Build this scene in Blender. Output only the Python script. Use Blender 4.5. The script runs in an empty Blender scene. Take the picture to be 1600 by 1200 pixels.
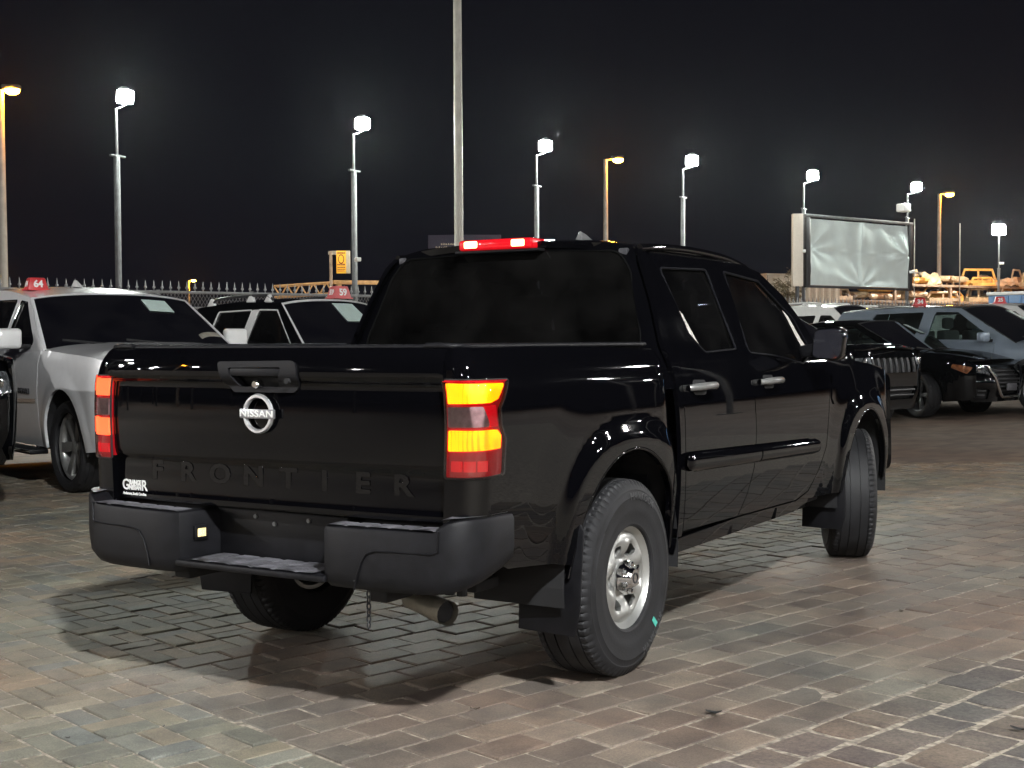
import bpy, bmesh, math, random
import numpy as np
from mathutils import Vector, Matrix
from mathutils.geometry import delaunay_2d_cdt

random.seed(7)
rng = np.random.default_rng(7)
scene = bpy.context.scene
COL = scene.collection
R = math.radians
PI = math.pi

# ------------------------------------------------------------------ camera
CAM = np.array([3.136, -3.4736, 1.3068])
YAW, PITCH, ROLL, FPX = -.545483, -.033288, -.005244, 2037.0
def cam_axes():
    f = np.array([math.sin(YAW)*math.cos(PITCH), math.cos(YAW)*math.cos(PITCH), math.sin(PITCH)])
    r = np.array([math.cos(YAW), -math.sin(YAW), 0.0]); u = np.cross(r, f)
    c, s = math.cos(ROLL), math.sin(ROLL)
    return c*r+s*u, -s*r+c*u, f
cr, cu_, cf = cam_axes()
cd = bpy.data.cameras.new('camera'); co = bpy.data.objects.new('camera', cd); COL.objects.link(co)
co.matrix_world = Matrix(((cr[0], cu_[0], -cf[0], CAM[0]), (cr[1], cu_[1], -cf[1], CAM[1]), (cr[2], cu_[2], -cf[2], CAM[2]), (0, 0, 0, 1)))
cd.sensor_width = 36; cd.lens = FPX/1600*36; cd.clip_end = 2000; cd.clip_start = .05
scene.camera = co

# ------------------------------------------------------------------ world: night sky with a faint town glow
w = bpy.data.worlds.new('World'); scene.world = w; w.use_nodes = True
nt = w.node_tree; bg = nt.nodes['Background']
tc = nt.nodes.new('ShaderNodeTexCoord'); sx = nt.nodes.new('ShaderNodeSeparateXYZ')
rp = nt.nodes.new('ShaderNodeValToRGB')
rp.color_ramp.elements[0].position = 0.0; rp.color_ramp.elements[0].color = (.0058, .0058, .0092, 1)
rp.color_ramp.elements[1].position = .45; rp.color_ramp.elements[1].color = (.0026, .0026, .0046, 1)
nt.links.new(tc.outputs['Generated'], sx.inputs[0]); nt.links.new(sx.outputs['Z'], rp.inputs[0]); nt.links.new(rp.outputs[0], bg.inputs[0])
bg.inputs[1].default_value = 1.0
scene.view_settings.view_transform = 'Standard'; scene.view_settings.look = 'None'
scene.view_settings.exposure = 0.0; scene.view_settings.gamma = 1.0
scene.render.engine = 'CYCLES'
cy = scene.cycles
cy.use_denoising = True
cy.sample_clamp_indirect = 6.0; cy.sample_clamp_direct = 0.0
cy.volume_bounces = 0; cy.max_bounces = 8; cy.diffuse_bounces = 3; cy.glossy_bounces = 5; cy.transparent_max_bounces = 16; cy.transmission_bounces = 6
cy.use_light_tree = True; cy.caustics_reflective = False; cy.caustics_refractive = False
cy.light_sampling_threshold = 0.0

# ------------------------------------------------------------------ materials
MATS = {}
def pm(name, col, rough=.5, metal=0.0, coat=0.0, var=.12, scale=12.0, bump=0.0, bscale=None, emis=None, estr=0.0, spec=.5, coatr=.03, alpha=None):
    if name in MATS: return MATS[name]
    m = bpy.data.materials.new(name); m.use_nodes = True; MATS[name] = m
    t = m.node_tree; b = t.nodes['Principled BSDF']
    b.inputs['Roughness'].default_value = rough; b.inputs['Metallic'].default_value = metal
    b.inputs['Coat Weight'].default_value = coat; b.inputs['Coat Roughness'].default_value = coatr
    b.inputs['Specular IOR Level'].default_value = spec
    tcn = t.nodes.new('ShaderNodeTexCoord')
    nz = t.nodes.new('ShaderNodeTexNoise'); nz.inputs['Scale'].default_value = scale; nz.inputs['Detail'].default_value = 6
    t.links.new(tcn.outputs['Object'], nz.inputs['Vector'])
    r = t.nodes.new('ShaderNodeValToRGB'); r.color_ramp.elements[0].position = .3; r.color_ramp.elements[1].position = .7
    r.color_ramp.elements[0].color = tuple(max(0, c*(1-var)) for c in col)+(1,)
    r.color_ramp.elements[1].color = tuple(c*(1+var) for c in col)+(1,)
    t.links.new(nz.outputs['Fac'], r.inputs[0]); t.links.new(r.outputs[0], b.inputs['Base Color'])
    if rough > .12:
        mr = t.nodes.new('ShaderNodeMapRange'); mr.inputs['To Min'].default_value = rough*.82; mr.inputs['To Max'].default_value = min(1, rough*1.18)
        t.links.new(nz.outputs['Fac'], mr.inputs[0]); t.links.new(mr.outputs[0], b.inputs['Roughness'])
    if bump:
        n2 = t.nodes.new('ShaderNodeTexNoise'); n2.inputs['Scale'].default_value = bscale or scale*6; n2.inputs['Detail'].default_value = 4
        t.links.new(tcn.outputs['Object'], n2.inputs['Vector'])
        bp = t.nodes.new('ShaderNodeBump'); bp.inputs['Strength'].default_value = bump; bp.inputs['Distance'].default_value = .01
        t.links.new(n2.outputs['Fac'], bp.inputs['Height']); t.links.new(bp.outputs[0], b.inputs['Normal'])
    if emis:
        b.inputs['Emission Color'].default_value = tuple(emis)+(1,); b.inputs['Emission Strength'].default_value = estr
    return m

def glass(name, tint, rough=.0, ior=1.5):
    if name in MATS: return MATS[name]
    m = bpy.data.materials.new(name); m.use_nodes = True; MATS[name] = m
    t = m.node_tree; t.nodes.remove(t.nodes['Principled BSDF'])
    out = t.nodes['Material Output']
    tr = t.nodes.new('ShaderNodeBsdfTransparent'); tr.inputs[0].default_value = tuple(tint)+(1,)
    gl = t.nodes.new('ShaderNodeBsdfGlossy'); gl.inputs['Roughness'].default_value = rough; gl.inputs[0].default_value = (.9, .9, .9, 1)
    fr = t.nodes.new('ShaderNodeFresnel'); fr.inputs[0].default_value = ior
    nz = t.nodes.new('ShaderNodeTexNoise'); nz.inputs['Scale'].default_value = 3
    bp = t.nodes.new('ShaderNodeBump'); bp.inputs['Strength'].default_value = .008; t.links.new(nz.outputs['Fac'], bp.inputs['Height'])
    t.links.new(bp.outputs[0], gl.inputs['Normal'])
    mx = t.nodes.new('ShaderNodeMixShader')
    t.links.new(fr.outputs[0], mx.inputs[0]); t.links.new(tr.outputs[0], mx.inputs[1]); t.links.new(gl.outputs[0], mx.inputs[2])
    # thin pale veil mixed in as painted haze on the glass
    df = t.nodes.new('ShaderNodeBsdfDiffuse'); df.inputs[0].default_value = (.5, .48, .46, 1)
    g2 = t.nodes.new('ShaderNodeTexCoord'); n2 = t.nodes.new('ShaderNodeTexNoise'); n2.inputs['Scale'].default_value = 4; n2.inputs['Detail'].default_value = 8; t.links.new(g2.outputs['Object'], n2.inputs['Vector'])
    mr = t.nodes.new('ShaderNodeMapRange'); mr.inputs['From Min'].default_value = .35; mr.inputs['From Max'].default_value = .75; mr.inputs['To Min'].default_value = .002; mr.inputs['To Max'].default_value = .012
    t.links.new(n2.outputs['Fac'], mr.inputs[0]); m3 = t.nodes.new('ShaderNodeMixShader')
    t.links.new(mr.outputs[0], m3.inputs[0]); t.links.new(mx.outputs[0], m3.inputs[1]); t.links.new(df.outputs[0], m3.inputs[2]); t.links.new(m3.outputs[0], out.inputs[0])
    return m

def emit(name, col, strength):
    if name in MATS: return MATS[name]
    m = pm(name, tuple(min(.8, c) for c in col), .4, emis=col, estr=strength, var=.02)
    return m

# ------------------------------------------------------------------ mesh helpers
def link(name, me, mat=None, parent=None, loc=None, rot=None):
    o = bpy.data.objects.new(name, me); COL.objects.link(o)
    if mat is not None and me is not None:
        me.materials.clear(); me.materials.append(mat)
    if parent is not None: o.parent = parent
    if loc is not None: o.location = loc
    if rot is not None: o.rotation_euler = rot
    return o
def thing(name, label, cat, loc=(0, 0, 0), rz=0.0, group=None):
    o = link(name, None); o.location = loc; o.rotation_euler = (0, 0, rz); o.empty_display_size = .2
    return tag(o, label, cat, group)
def tag(o, label=None, cat=None, group=None, kind=None):
    if label: o['label'] = label
    if cat: o['category'] = cat
    if group: o['group'] = group
    if kind: o['kind'] = kind
    return o

class MB:
    """collects simple shapes into one mesh"""
    def __init__(s): s.v = []; s.f = []
    def add(s, v, f):
        n = len(s.v); s.v += [tuple(map(float, p)) for p in v]; s.f += [tuple(i+n for i in q) for q in f]; return s
    def box(s, a, b, M=None):
        x0, y0, z0 = a; x1, y1, z1 = b
        v = [(x0, y0, z0), (x1, y0, z0), (x1, y1, z0), (x0, y1, z0), (x0, y0, z1), (x1, y0, z1), (x1, y1, z1), (x0, y1, z1)]
        if M is not None: v = [tuple(M @ Vector(p)) for p in v]
        return s.add(v, [(0, 3, 2, 1), (4, 5, 6, 7), (0, 1, 5, 4), (1, 2, 6, 5), (2, 3, 7, 6), (3, 0, 4, 7)])
    def tube(s, pts, r, n=10, cap=True):
        pts = [Vector(p) for p in pts]; rs = r if isinstance(r, (list, tuple)) else [r]*len(pts)
        v = []; f = []; ref = None
        for i, p in enumerate(pts):
            d = (pts[min(i+1, len(pts)-1)]-pts[max(i-1, 0)]).normalized()
            if ref is None:
                ref = Vector((0, 0, 1)) if abs(d.z) < .9 else Vector((1, 0, 0))
            a = d.cross(ref)
            if a.length < 1e-4: a = d.orthogonal()
            a.normalize(); b = a.cross(d).normalized(); ref = b
            for k in range(n):
                t = 2*PI*k/n; v.append(p+(a*math.cos(t)+b*math.sin(t))*rs[i])
        for i in range(len(pts)-1):
            for k in range(n):
                f.append((i*n+k, i*n+(k+1) % n, (i+1)*n+(k+1) % n, (i+1)*n+k))
        if cap:
            f.append(tuple(range(n-1, -1, -1))); f.append(tuple((len(pts)-1)*n+k for k in range(n)))
        # orient: flip all faces (a x b ordering)
        return s.add(v, [tuple(reversed(q)) for q in f])
    def rev(s, prof, n=48, axis='x', closed=False, M=None):
        """prof: (a along axis, r)"""
        v = []; f = []; m = len(prof)
        for k in range(n):
            t = 2*PI*k/n; c, sn = math.cos(t), math.sin(t)
            for a, r in prof:
                p = (a, r*c, r*sn) if axis == 'x' else (r*c, r*sn, a)
                v.append(tuple(M @ Vector(p)) if M is not None else p)
        for k in range(n):
            k2 = (k+1) % n
            for i in range(m if closed else m-1):
                j = (i+1) % m
                f.append((k*m+i, k*m+j, k2*m+j, k2*m+i))
        return s.add(v, f)
    def prism(s, poly, h0, h1, M=None):
        """poly in xy extruded along z"""
        n = len(poly); v = [(p[0], p[1], h0) for p in poly]+[(p[0], p[1], h1) for p in poly]
        if M is not None: v = [tuple(M @ Vector(p)) for p in v]
        f = [tuple(range(n-1, -1, -1)), tuple(range(n, 2*n))]+[(i, (i+1) % n, n+(i+1) % n, n+i) for i in range(n)]
        return s.add(v, f)
    def mesh(s, name, bevel=0.0, seg=2, smooth=None, fix=True):
        me = bpy.data.meshes.new(name); me.from_pydata(s.v, [], s.f); me.update()
        bm = bmesh.new(); bm.from_mesh(me)
        bmesh.ops.remove_doubles(bm, verts=bm.verts, dist=1e-6)
        if fix: bmesh.ops.recalc_face_normals(bm, faces=bm.faces)
        if bevel:
            es = [e for e in bm.edges if len(e.link_faces) == 2 and e.calc_face_angle(0) > .45]
            bmesh.ops.bevel(bm, geom=es, offset=bevel, segments=seg, profile=.5, affect='EDGES', clamp_overlap=True)
        bm.to_mesh(me); bm.free()
        if smooth is not None:
            shade(me, smooth)
        elif bevel: shade(me, 40)
        return me
    def obj(s, name, mat, parent=None, bevel=0.0, seg=2, smooth=None, **k):
        return link(name, s.mesh(name, bevel, seg, smooth), mat, parent, **k)
def shade(me, deg):
    for p in me.polygons: p.use_smooth = True
    bm = bmesh.new(); bm.from_mesh(me); a = R(deg)
    for e in bm.edges:
        e.smooth = not (len(e.link_faces) == 2 and e.calc_face_angle(0) > a)
    bm.to_mesh(me); bm.free()
def bx(name, a, b, mat, parent=None, bevel=.004, **k):
    return MB().box(a, b).obj(name, mat, parent, bevel, **k)

def crv(xs, ys):
    xs = np.array(xs, float); ys = np.array(ys, float)
    d = np.diff(ys)/np.diff(xs); m = np.zeros(len(xs)); m[0] = d[0]; m[-1] = d[-1]
    for i in range(1, len(xs)-1):
        m[i] = 0 if d[i-1]*d[i] <= 0 else 2*d[i-1]*d[i]/(d[i-1]+d[i])
    def f(x):
        x = np.clip(np.asarray(x, float), xs[0], xs[-1]); i = np.clip(np.searchsorted(xs, x)-1, 0, len(xs)-2)
        h = xs[i+1]-xs[i]; t = (x-xs[i])/h
        return (2*t**3-3*t**2+1)*ys[i]+(t**3-2*t**2+t)*h*m[i]+(-2*t**3+3*t**2)*ys[i+1]+(t**3-t**2)*h*m[i+1]
    return f
def sst(a, b, x):
    t = np.clip((np.asarray(x, float)-a)/(b-a), 0, 1); return t*t*(3-2*t)

def fil(pts, n=5):
    """polygon with filleted corners; pts (u, v) or (u, v, r)"""
    out = []; N = len(pts)
    for i, p in enumerate(pts):
        if len(p) < 3 or p[2] <= 0: out.append((p[0], p[1])); continue
        a = Vector(pts[i-1][:2]); b = Vector(p[:2]); c = Vector(pts[(i+1) % N][:2])
        d1 = (a-b); d2 = (c-b); l = min(d1.length, d2.length)*.49
        ang = d1.angle(d2, PI); r = p[2]; t = min(r/math.tan(ang/2) if ang < PI-1e-3 else 0, l)
        if t < 1e-5: out.append((b.x, b.y)); continue
        p1 = b+d1.normalized()*t; p2 = b+d2.normalized()*t
        for k in range(n+1):
            s = k/n; q = p1*(1-s)**2+b*2*s*(1-s)+p2*s*s
            out.append((q.x, q.y))
    return out
def arc(cx, cy, r, a0, a1, n=20, ry=None):
    return [(cx+r*math.cos(R(a0+(a1-a0)*k/n)), cy+(ry or r)*math.sin(R(a0+(a1-a0)*k/n))) for k in range(n+1)]
def clip_y(poly, lo, hi):
    """clip polygon to lo<=u<=hi"""
    for s, lim in ((1, lo), (-1, hi)):
        out = []
        for i in range(len(poly)):
            a, b = poly[i-1], poly[i]
            ia = s*a[0] >= s*lim; ib = s*b[0] >= s*lim
            if ia != ib:
                t = (lim-a[0])/(b[0]-a[0]); out.append((lim, a[1]+t*(b[1]-a[1])))
            if ib: out.append(b)
        poly = out
        if not poly: return []
    return poly
def inside(P, loops):
    res = np.zeros(len(P), bool)
    for L in loops:
        L = np.asarray(L); a = L; b = np.roll(L, -1, 0)
        for i in range(len(L)):
            (x0, y0), (x1, y1) = a[i], b[i]
            if y0 == y1: continue
            c = ((y0 > P[:, 1]) != (y1 > P[:, 1])) & (P[:, 0] < (x1-x0)*(P[:, 1]-y0)/(y1-y0)+x0)
            res ^= c
    return res
def dens(L, sp):
    out = []
    for i in range(len(L)):
        a = np.array(L[i]); b = np.array(L[(i+1) % len(L)]); d = np.linalg.norm(b-a)
        if d < 1e-6: continue
        n = max(1, int(math.ceil(d/sp)))
        for k in range(n): out.append(a+(b-a)*k/n)
    return out
def panel(name, loops, fn, mat, parent, sp=.03, th=.012, side=1, off=0.0):
    """a curved sheet: outline loops in (u,v) filled, mapped by fn(u,v)->N,3, with thickness edges turned inward"""
    if loops and isinstance(loops[0], tuple): loops = [loops]
    pts = []; edges = []; dl = []
    for L in loops:
        D = dens(L, sp); s = len(pts); pts += D; dl.append(np.array(D))
        edges += [(s+i, s+(i+1) % len(D)) for i in range(len(D))]
    B = np.array(pts); lo = B.min(0); hi = B.max(0)
    g = []; row = 0; y = lo[1]+sp*.5
    while y < hi[1]:
        x = lo[0]+(sp*.5 if row % 2 else sp)
        while x < hi[0]:
            g.append((x, y)); x += sp
        y += sp*.87; row += 1
    if g:
        G = np.array(g); G = G[inside(G, dl)]
        if len(G):
            keep = np.ones(len(G), bool)
            for c in range(0, len(G), 400):
                d = ((G[c:c+400, None, :]-B[None])**2).sum(2).min(1); keep[c:c+400] = d > (sp*.55)**2
            pts += list(G[keep])
    r = delaunay_2d_cdt([Vector(p) for p in pts], edges, [], 0, 1e-6)
    V2 = np.array([(p.x, p.y) for p in r[0]]); F = np.array(r[2])
    cen = V2[F].mean(1); F = F[inside(cen, dl)]
    e = 1e-3
    def N_(u, v):
        du = fn(u+e, v)-fn(u-e, v); dv = fn(u, v+e)-fn(u, v-e); n = np.cross(du, dv)
        return side*n/np.maximum(np.linalg.norm(n, axis=1), 1e-12)[:, None]
    P = fn(V2[:, 0], V2[:, 1]); N = N_(V2[:, 0], V2[:, 1]); P = P+N*off
    fn0 = np.cross(P[F[:, 1]]-P[F[:, 0]], P[F[:, 2]]-P[F[:, 0]])
    flip = (fn0*N[F[:, 0]]).sum(1) < 0
    F[flip] = F[flip][:, ::-1]
    cnt = {}
    for f in F:
        for a, b in ((f[0], f[1]), (f[1], f[2]), (f[2], f[0])): cnt[(a, b)] = 1
    be = [(a, b) for (a, b) in cnt if (b, a) not in cnt]
    vs = [tuple(p) for p in P]; ns = [tuple(n) for n in N]; fs = [tuple(map(int, f)) for f in F]
    if th > 0:
        top = {}; bot = {}
        for a, b in be:
            for q in (a, b):
                if q not in top:
                    top[q] = len(vs); vs.append(tuple(P[q])); ns.append((0, 0, 0))
                    bot[q] = len(vs); vs.append(tuple(P[q]-N[q]*th)); ns.append((0, 0, 0))
            fs.append((top[b], top[a], bot[a], bot[b]))
    me = bpy.data.meshes.new(name); me.from_pydata(vs, [], fs); me.update()
    for p in me.polygons: p.use_smooth = True
    me.normals_split_custom_set_from_vertices(ns)
    return link(name, me, mat, parent)
def ribbon(name, pts2, fn, mat, parent, r=.006, side=1, off=.0, n=8):
    """a moulding/trim tube running along a path given in (u,v)"""
    A = np.array(pts2); P = fn(A[:, 0], A[:, 1]); e = 1e-3
    du = fn(A[:, 0]+e, A[:, 1])-fn(A[:, 0]-e, A[:, 1]); dv = fn(A[:, 0], A[:, 1]+e)-fn(A[:, 0], A[:, 1]-e)
    N = np.cross(du, dv); N = side*N/np.linalg.norm(N, axis=1)[:, None]
    return MB().tube([tuple(p) for p in P+N*off], r, n).obj(name, mat, parent, smooth=50)
def sweep(path, sects, cap=True):
    """path: list of (x, y) plan points; sects: per point polygon (n outward, z). returns MB"""
    P = [Vector(p) for p in path]; v = []; f = []; m = len(sects[0])
    for i, p in enumerate(P):
        d1 = (P[i]-P[max(i-1, 0)]); d2 = (P[min(i+1, len(P)-1)]-P[i])
        d1 = d1.normalized() if d1.length > 0 else d2.normalized(); d2 = d2.normalized() if d2.length > 0 else d1
        t = (d1+d2).normalized(); nrm = Vector((t.y, -t.x)); k = 1/max(.5, math.sqrt(max(.01, (1+d1.dot(d2))/2)))
        for (o, z) in sects[i]: q = p+nrm*o*k; v.append((q.x, q.y, z))
    for i in range(len(P)-1):
        for j in range(m):
            f.append((i*m+j, i*m+(j+1) % m, (i+1)*m+(j+1) % m, (i+1)*m+j))
    if cap: f.append(tuple(range(m))); f.append(tuple((len(P)-1)*m+j for j in range(m)))
    return MB().add(v, f)
def text(name, s, size, mat, parent, M, extrude=.002, space=1.0, offset=0.0, fn=None, sx=1.0, bevel=0.0):
    c = bpy.data.curves.new('txt', 'FONT'); c.body = s; c.size = size; c.extrude = extrude; c.space_character = space
    c.align_x = 'CENTER'; c.align_y = 'CENTER'; c.offset = offset; c.resolution_u = 3; c.bevel_depth = bevel; c.bevel_resolution = 1
    to = bpy.data.objects.new('txt', c); me = bpy.data.meshes.new_from_object(to)
    bpy.data.objects.remove(to); bpy.data.curves.remove(c)
    for vtx in me.vertices:
        p = Vector((vtx.co.x*sx, vtx.co.y, vtx.co.z))
        vtx.co = fn(p) if fn else M @ p
    me.name = name
    return link(name, me, mat, parent)
def basis(o, x, y):
    x = Vector(x).normalized(); y = Vector(y).normalized(); z = x.cross(y)
    return Matrix(((x.x, y.x, z.x, o[0]), (x.y, y.y, z.y, o[1]), (x.z, y.z, z.z, o[2]), (0, 0, 0, 1)))
def copy_tree(o, parent=None):
    c = o.copy(); COL.objects.link(c)
    if parent is not None: c.parent = parent; c.matrix_parent_inverse = o.matrix_parent_inverse.copy()
    for ch in list(o.children): copy_tree(ch, c)
    return c

# ------------------------------------------------------------------ lot axes and ground height
LA = R(-15.5)
U = np.array([math.cos(LA), math.sin(LA)]); V = np.array([-math.sin(LA), math.cos(LA)])
def uv(u, v): return (u*U[0]+v*V[0], u*U[1]+v*V[1])
def gz(x, y):
    v = np.asarray(x)*V[0]+np.asarray(y)*V[1]
    return .30*sst(6.5, 26.0, v)
def at(px, py, d):
    """world point seen at that place of the photograph at a given depth"""
    p = CAM+d*(cf+(px-800)/FPX*cr-(py-600)/FPX*cu_); return Vector(p)
def pix(P):
    d = np.asarray(P, float)-CAM; z = d @ cf
    return 800+FPX*(d @ cr)/z, 600-FPX*(d @ cu_)/z, z

def paver_mat(name, pal, attr, rough, bump, bsc):
    m = bpy.data.materials.new(name); m.use_nodes = True; t = m.node_tree; b = t.nodes['Principled BSDF']
    L = t.links.new; N = t.nodes.new
    if attr:
        a = N('ShaderNodeAttribute'); a.attribute_name = 'tint'; rnd = a.outputs['Fac']
    else:
        a = N('ShaderNodeObjectInfo'); rnd = a.outputs['Random']
    r = N('ShaderNodeValToRGB'); e = r.color_ramp.elements
    for i, (p, c) in enumerate(pal):
        el = e[i] if i < 2 else e.new(p)
        el.position = p; el.color = tuple(c)+(1,)
    L(rnd, r.inputs[0])
    g = N('ShaderNodeNewGeometry')
    # large soft drift between reddish and grey-olive batches
    n1 = N('ShaderNodeTexNoise'); n1.inputs['Scale'].default_value = .55; n1.inputs['Detail'].default_value = 2; L(g.outputs['Position'], n1.inputs['Vector'])
    r1 = N('ShaderNodeValToRGB'); r1.color_ramp.elements[0].position = .38; r1.color_ramp.elements[1].position = .62
    r1.color_ramp.elements[0].color = (1.08, .95, .87, 1); r1.color_ramp.elements[1].color = (.93, 1.0, .98, 1)
    L(n1.outputs['Fac'], r1.inputs[0])
    m1 = N('ShaderNodeMix'); m1.data_type = 'RGBA'; m1.blend_type = 'MULTIPLY'; m1.inputs[0].default_value = 1
    L(r.outputs[0], m1.inputs[6]); L(r1.outputs[0], m1.inputs[7])
    # stains / tyre dirt
    n2 = N('ShaderNodeTexNoise'); n2.inputs['Scale'].default_value = 3.2; n2.inputs['Detail'].default_value = 8; n2.inputs['Roughness'].default_value = .7; L(g.outputs['Position'], n2.inputs['Vector'])
    r2 = N('ShaderNodeValToRGB'); r2.color_ramp.elements[0].position = .33; r2.color_ramp.elements[1].position = .62
    r2.color_ramp.elements[0].color = (.5, .5, .52, 1); r2.color_ramp.elements[1].color = (1.12, 1.1, 1.06, 1); L(n2.outputs['Fac'], r2.inputs[0])
    m2 = N('ShaderNodeMix'); m2.data_type = 'RGBA'; m2.blend_type = 'MULTIPLY'; m2.inputs[0].default_value = 1
    L(m1.outputs[2], m2.inputs[6]); L(r2.outputs[0], m2.inputs[7])
    # grit
    n3 = N('ShaderNodeTexNoise'); n3.inputs['Scale'].default_value = bsc; n3.inputs['Detail'].default_value = 5; n3.inputs['Roughness'].default_value = .75; L(g.outputs['Position'], n3.inputs['Vector'])
    r3 = N('ShaderNodeValToRGB'); r3.color_ramp.elements[0].position = .3; r3.color_ramp.elements[1].position = .7
    r3.color_ramp.elements[0].color = (.62, .62, .62, 1); r3.color_ramp.elements[1].color = (1.3, 1.28, 1.24, 1); L(n3.outputs['Fac'], r3.inputs[0])
    m3 = N('ShaderNodeMix'); m3.data_type = 'RGBA'; m3.blend_type = 'MULTIPLY'; m3.inputs[0].default_value = 1
    L(m2.outputs[2], m3.inputs[6]); L(r3.outputs[0], m3.inputs[7])
    L(m3.outputs[2], b.inputs['Base Color'])
    mr = N('ShaderNodeMapRange'); mr.inputs['To Min'].default_value = rough-.14; mr.inputs['To Max'].default_value = rough+.14
    L(n2.outputs['Fac'], mr.inputs[0]); L(mr.outputs[0], b.inputs['Roughness'])
    bp = N('ShaderNodeBump'); bp.inputs['Strength'].default_value = bump; bp.inputs['Distance'].default_value = .004
    L(n3.outputs['Fac'], bp.inputs['Height']); L(bp.outputs[0], b.inputs['Normal'])
    b.inputs['Specular IOR Level'].default_value = .35
    return m
PAL = {
 'rect': [(0, (.140, .126, .116)), (1, (.200, .185, .168)), (.35, (.178, .148, .130)), (.6, (.155, .148, .140)), (.8, (.215, .190, .165))],
 'weave': [(0, (.180, .170, .150)), (1, (.300, .275, .225)), (.3, (.235, .215, .175)), (.6, (.275, .225, .175)), (.8, (.185, .185, .180))],
 'rough': [(0, (.120, .108, .108)), (1, (.215, .190, .160)), (.5, (.150, .135, .130)), (.8, (.170, .140, .122))],
}
RG = {'rect': (.62, .5, 130), 'weave': (.66, .65, 150), 'rough': (.74, 1.0, 60)}
PM = {(k, a): paver_mat('paver_%s_%s' % (k, 'mass' if a else 'single'), PAL[k], a, *RG[k]) for k in PAL for a in (0, 1)}

def ground_mat():
    m = bpy.data.materials.new('sand_and_far_paving'); m.use_nodes = True; t = m.node_tree; b = t.nodes['Principled BSDF']
    L = t.links.new; N = t.nodes.new; g = N('ShaderNodeNewGeometry')
    n = N('ShaderNodeTexNoise'); n.inputs['Scale'].default_value = 40; n.inputs['Detail'].default_value = 6; L(g.outputs['Position'], n.inputs['Vector'])
    r = N('ShaderNodeValToRGB'); r.color_ramp.elements[0].position = .35; r.color_ramp.elements[1].position = .65
    r.color_ramp.elements[0].color = (.14, .12, .098, 1); r.color_ramp.elements[1].color = (.46, .40, .32, 1); L(n.outputs['Fac'], r.inputs[0])
    mp = N('ShaderNodeMapping'); mp.inputs['Rotation'].default_value = (0, 0, -LA-PI/2); L(g.outputs['Position'], mp.inputs['Vector'])
    br = N('ShaderNodeTexBrick'); br.inputs['Scale'].default_value = 1.0; br.inputs['Brick Width'].default_value = .238; br.inputs['Row Height'].default_value = .157
    br.inputs['Mortar Size'].default_value = .004; br.inputs['Color1'].default_value = (.165, .135, .118, 1); br.inputs['Color2'].default_value = (.245, .205, .170, 1); br.inputs['Mortar'].default_value = (.2, .17, .135, 1)
    L(mp.outputs[0], br.inputs['Vector'])
    n2 = N('ShaderNodeTexNoise'); n2.inputs['Scale'].default_value = .5; n2.inputs['Detail'].default_value = 7; L(g.outputs['Position'], n2.inputs['Vector'])
    r2 = N('ShaderNodeValToRGB'); r2.color_ramp.elements[0].position = .35; r2.color_ramp.elements[1].position = .65
    r2.color_ramp.elements[0].color = (.75, .62, .55, 1); r2.color_ramp.elements[1].color = (1.1, 1.08, 1.02, 1); L(n2.outputs['Fac'], r2.inputs[0])
    m1 = N('ShaderNodeMix'); m1.data_type = 'RGBA'; m1.blend_type = 'MULTIPLY'; m1.inputs[0].default_value = 1; L(br.outputs['Color'], m1.inputs[6]); L(r2.outputs[0], m1.inputs[7])
    dp = N('ShaderNodeVectorMath'); dp.operation = 'DOT_PRODUCT'; L(g.outputs['Position'], dp.inputs[0]); dp.inputs[1].default_value = tuple(V)+(0,)
    dq = N('ShaderNodeVectorMath'); dq.operation = 'DOT_PRODUCT'; L(g.outputs['Position'], dq.inputs[0]); fw = np.array([cf[0], cf[1]]); dq.inputs[1].default_value = (fw[0], fw[1], 0)
    o1 = N('ShaderNodeMath'); o1.operation = 'SUBTRACT'; L(dq.outputs['Value'], o1.inputs[0]); o1.inputs[1].default_value = float(fw @ CAM[:2])+13.4
    o2 = N('ShaderNodeMath'); o2.operation = 'SUBTRACT'; L(dp.outputs['Value'], o2.inputs[0]); o2.inputs[1].default_value = 12.8
    o3 = N('ShaderNodeMath'); o3.operation = 'MAXIMUM'; L(o1.outputs[0], o3.inputs[0]); L(o2.outputs[0], o3.inputs[1])
    gt = N('ShaderNodeMath'); gt.operation = 'GREATER_THAN'; L(o3.outputs[0], gt.inputs[0]); gt.inputs[1].default_value = 0.0
    mx = N('ShaderNodeMix'); mx.data_type = 'RGBA'; L(gt.outputs[0], mx.inputs[0]); L(r.outputs[0], mx.inputs[6]); L(m1.outputs[2], mx.inputs[7])
    L(mx.outputs[2], b.inputs['Base Color']); b.inputs['Roughness'].default_value = .68
    bp = N('ShaderNodeBump'); bp.inputs['Strength'].default_value = .4; bp.inputs['Distance'].default_value = .01; L(n.outputs['Fac'], bp.inputs['Height']); L(bp.outputs[0], b.inputs['Normal'])
    return m

def build_ground():
    ax = sorted(set([-230, -200, -160, -110, -80, -60, -45, -35]+list(np.arange(-28, 29, 1.0))+[35, 45, 60, 80, 110, 160, 200, 230]))
    v = []; f = []; n = len(ax)
    for b_ in ax:
        for a_ in ax:
            x, y = uv(a_, b_+8); v.append((x, y, float(gz(x, y))-.0055))
    for j in range(n-1):
        for i in range(n-1): f.append((j*n+i, j*n+i+1, (j+1)*n+i+1, (j+1)*n+i))
    me = bpy.data.meshes.new('ground'); me.from_pydata(v, [], f); me.update()
    for p in me.polygons: p.use_smooth = True
    g = link('ground', me, ground_mat()); tag(g, kind='structure')
    return g
GROUND = build_ground()

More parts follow.
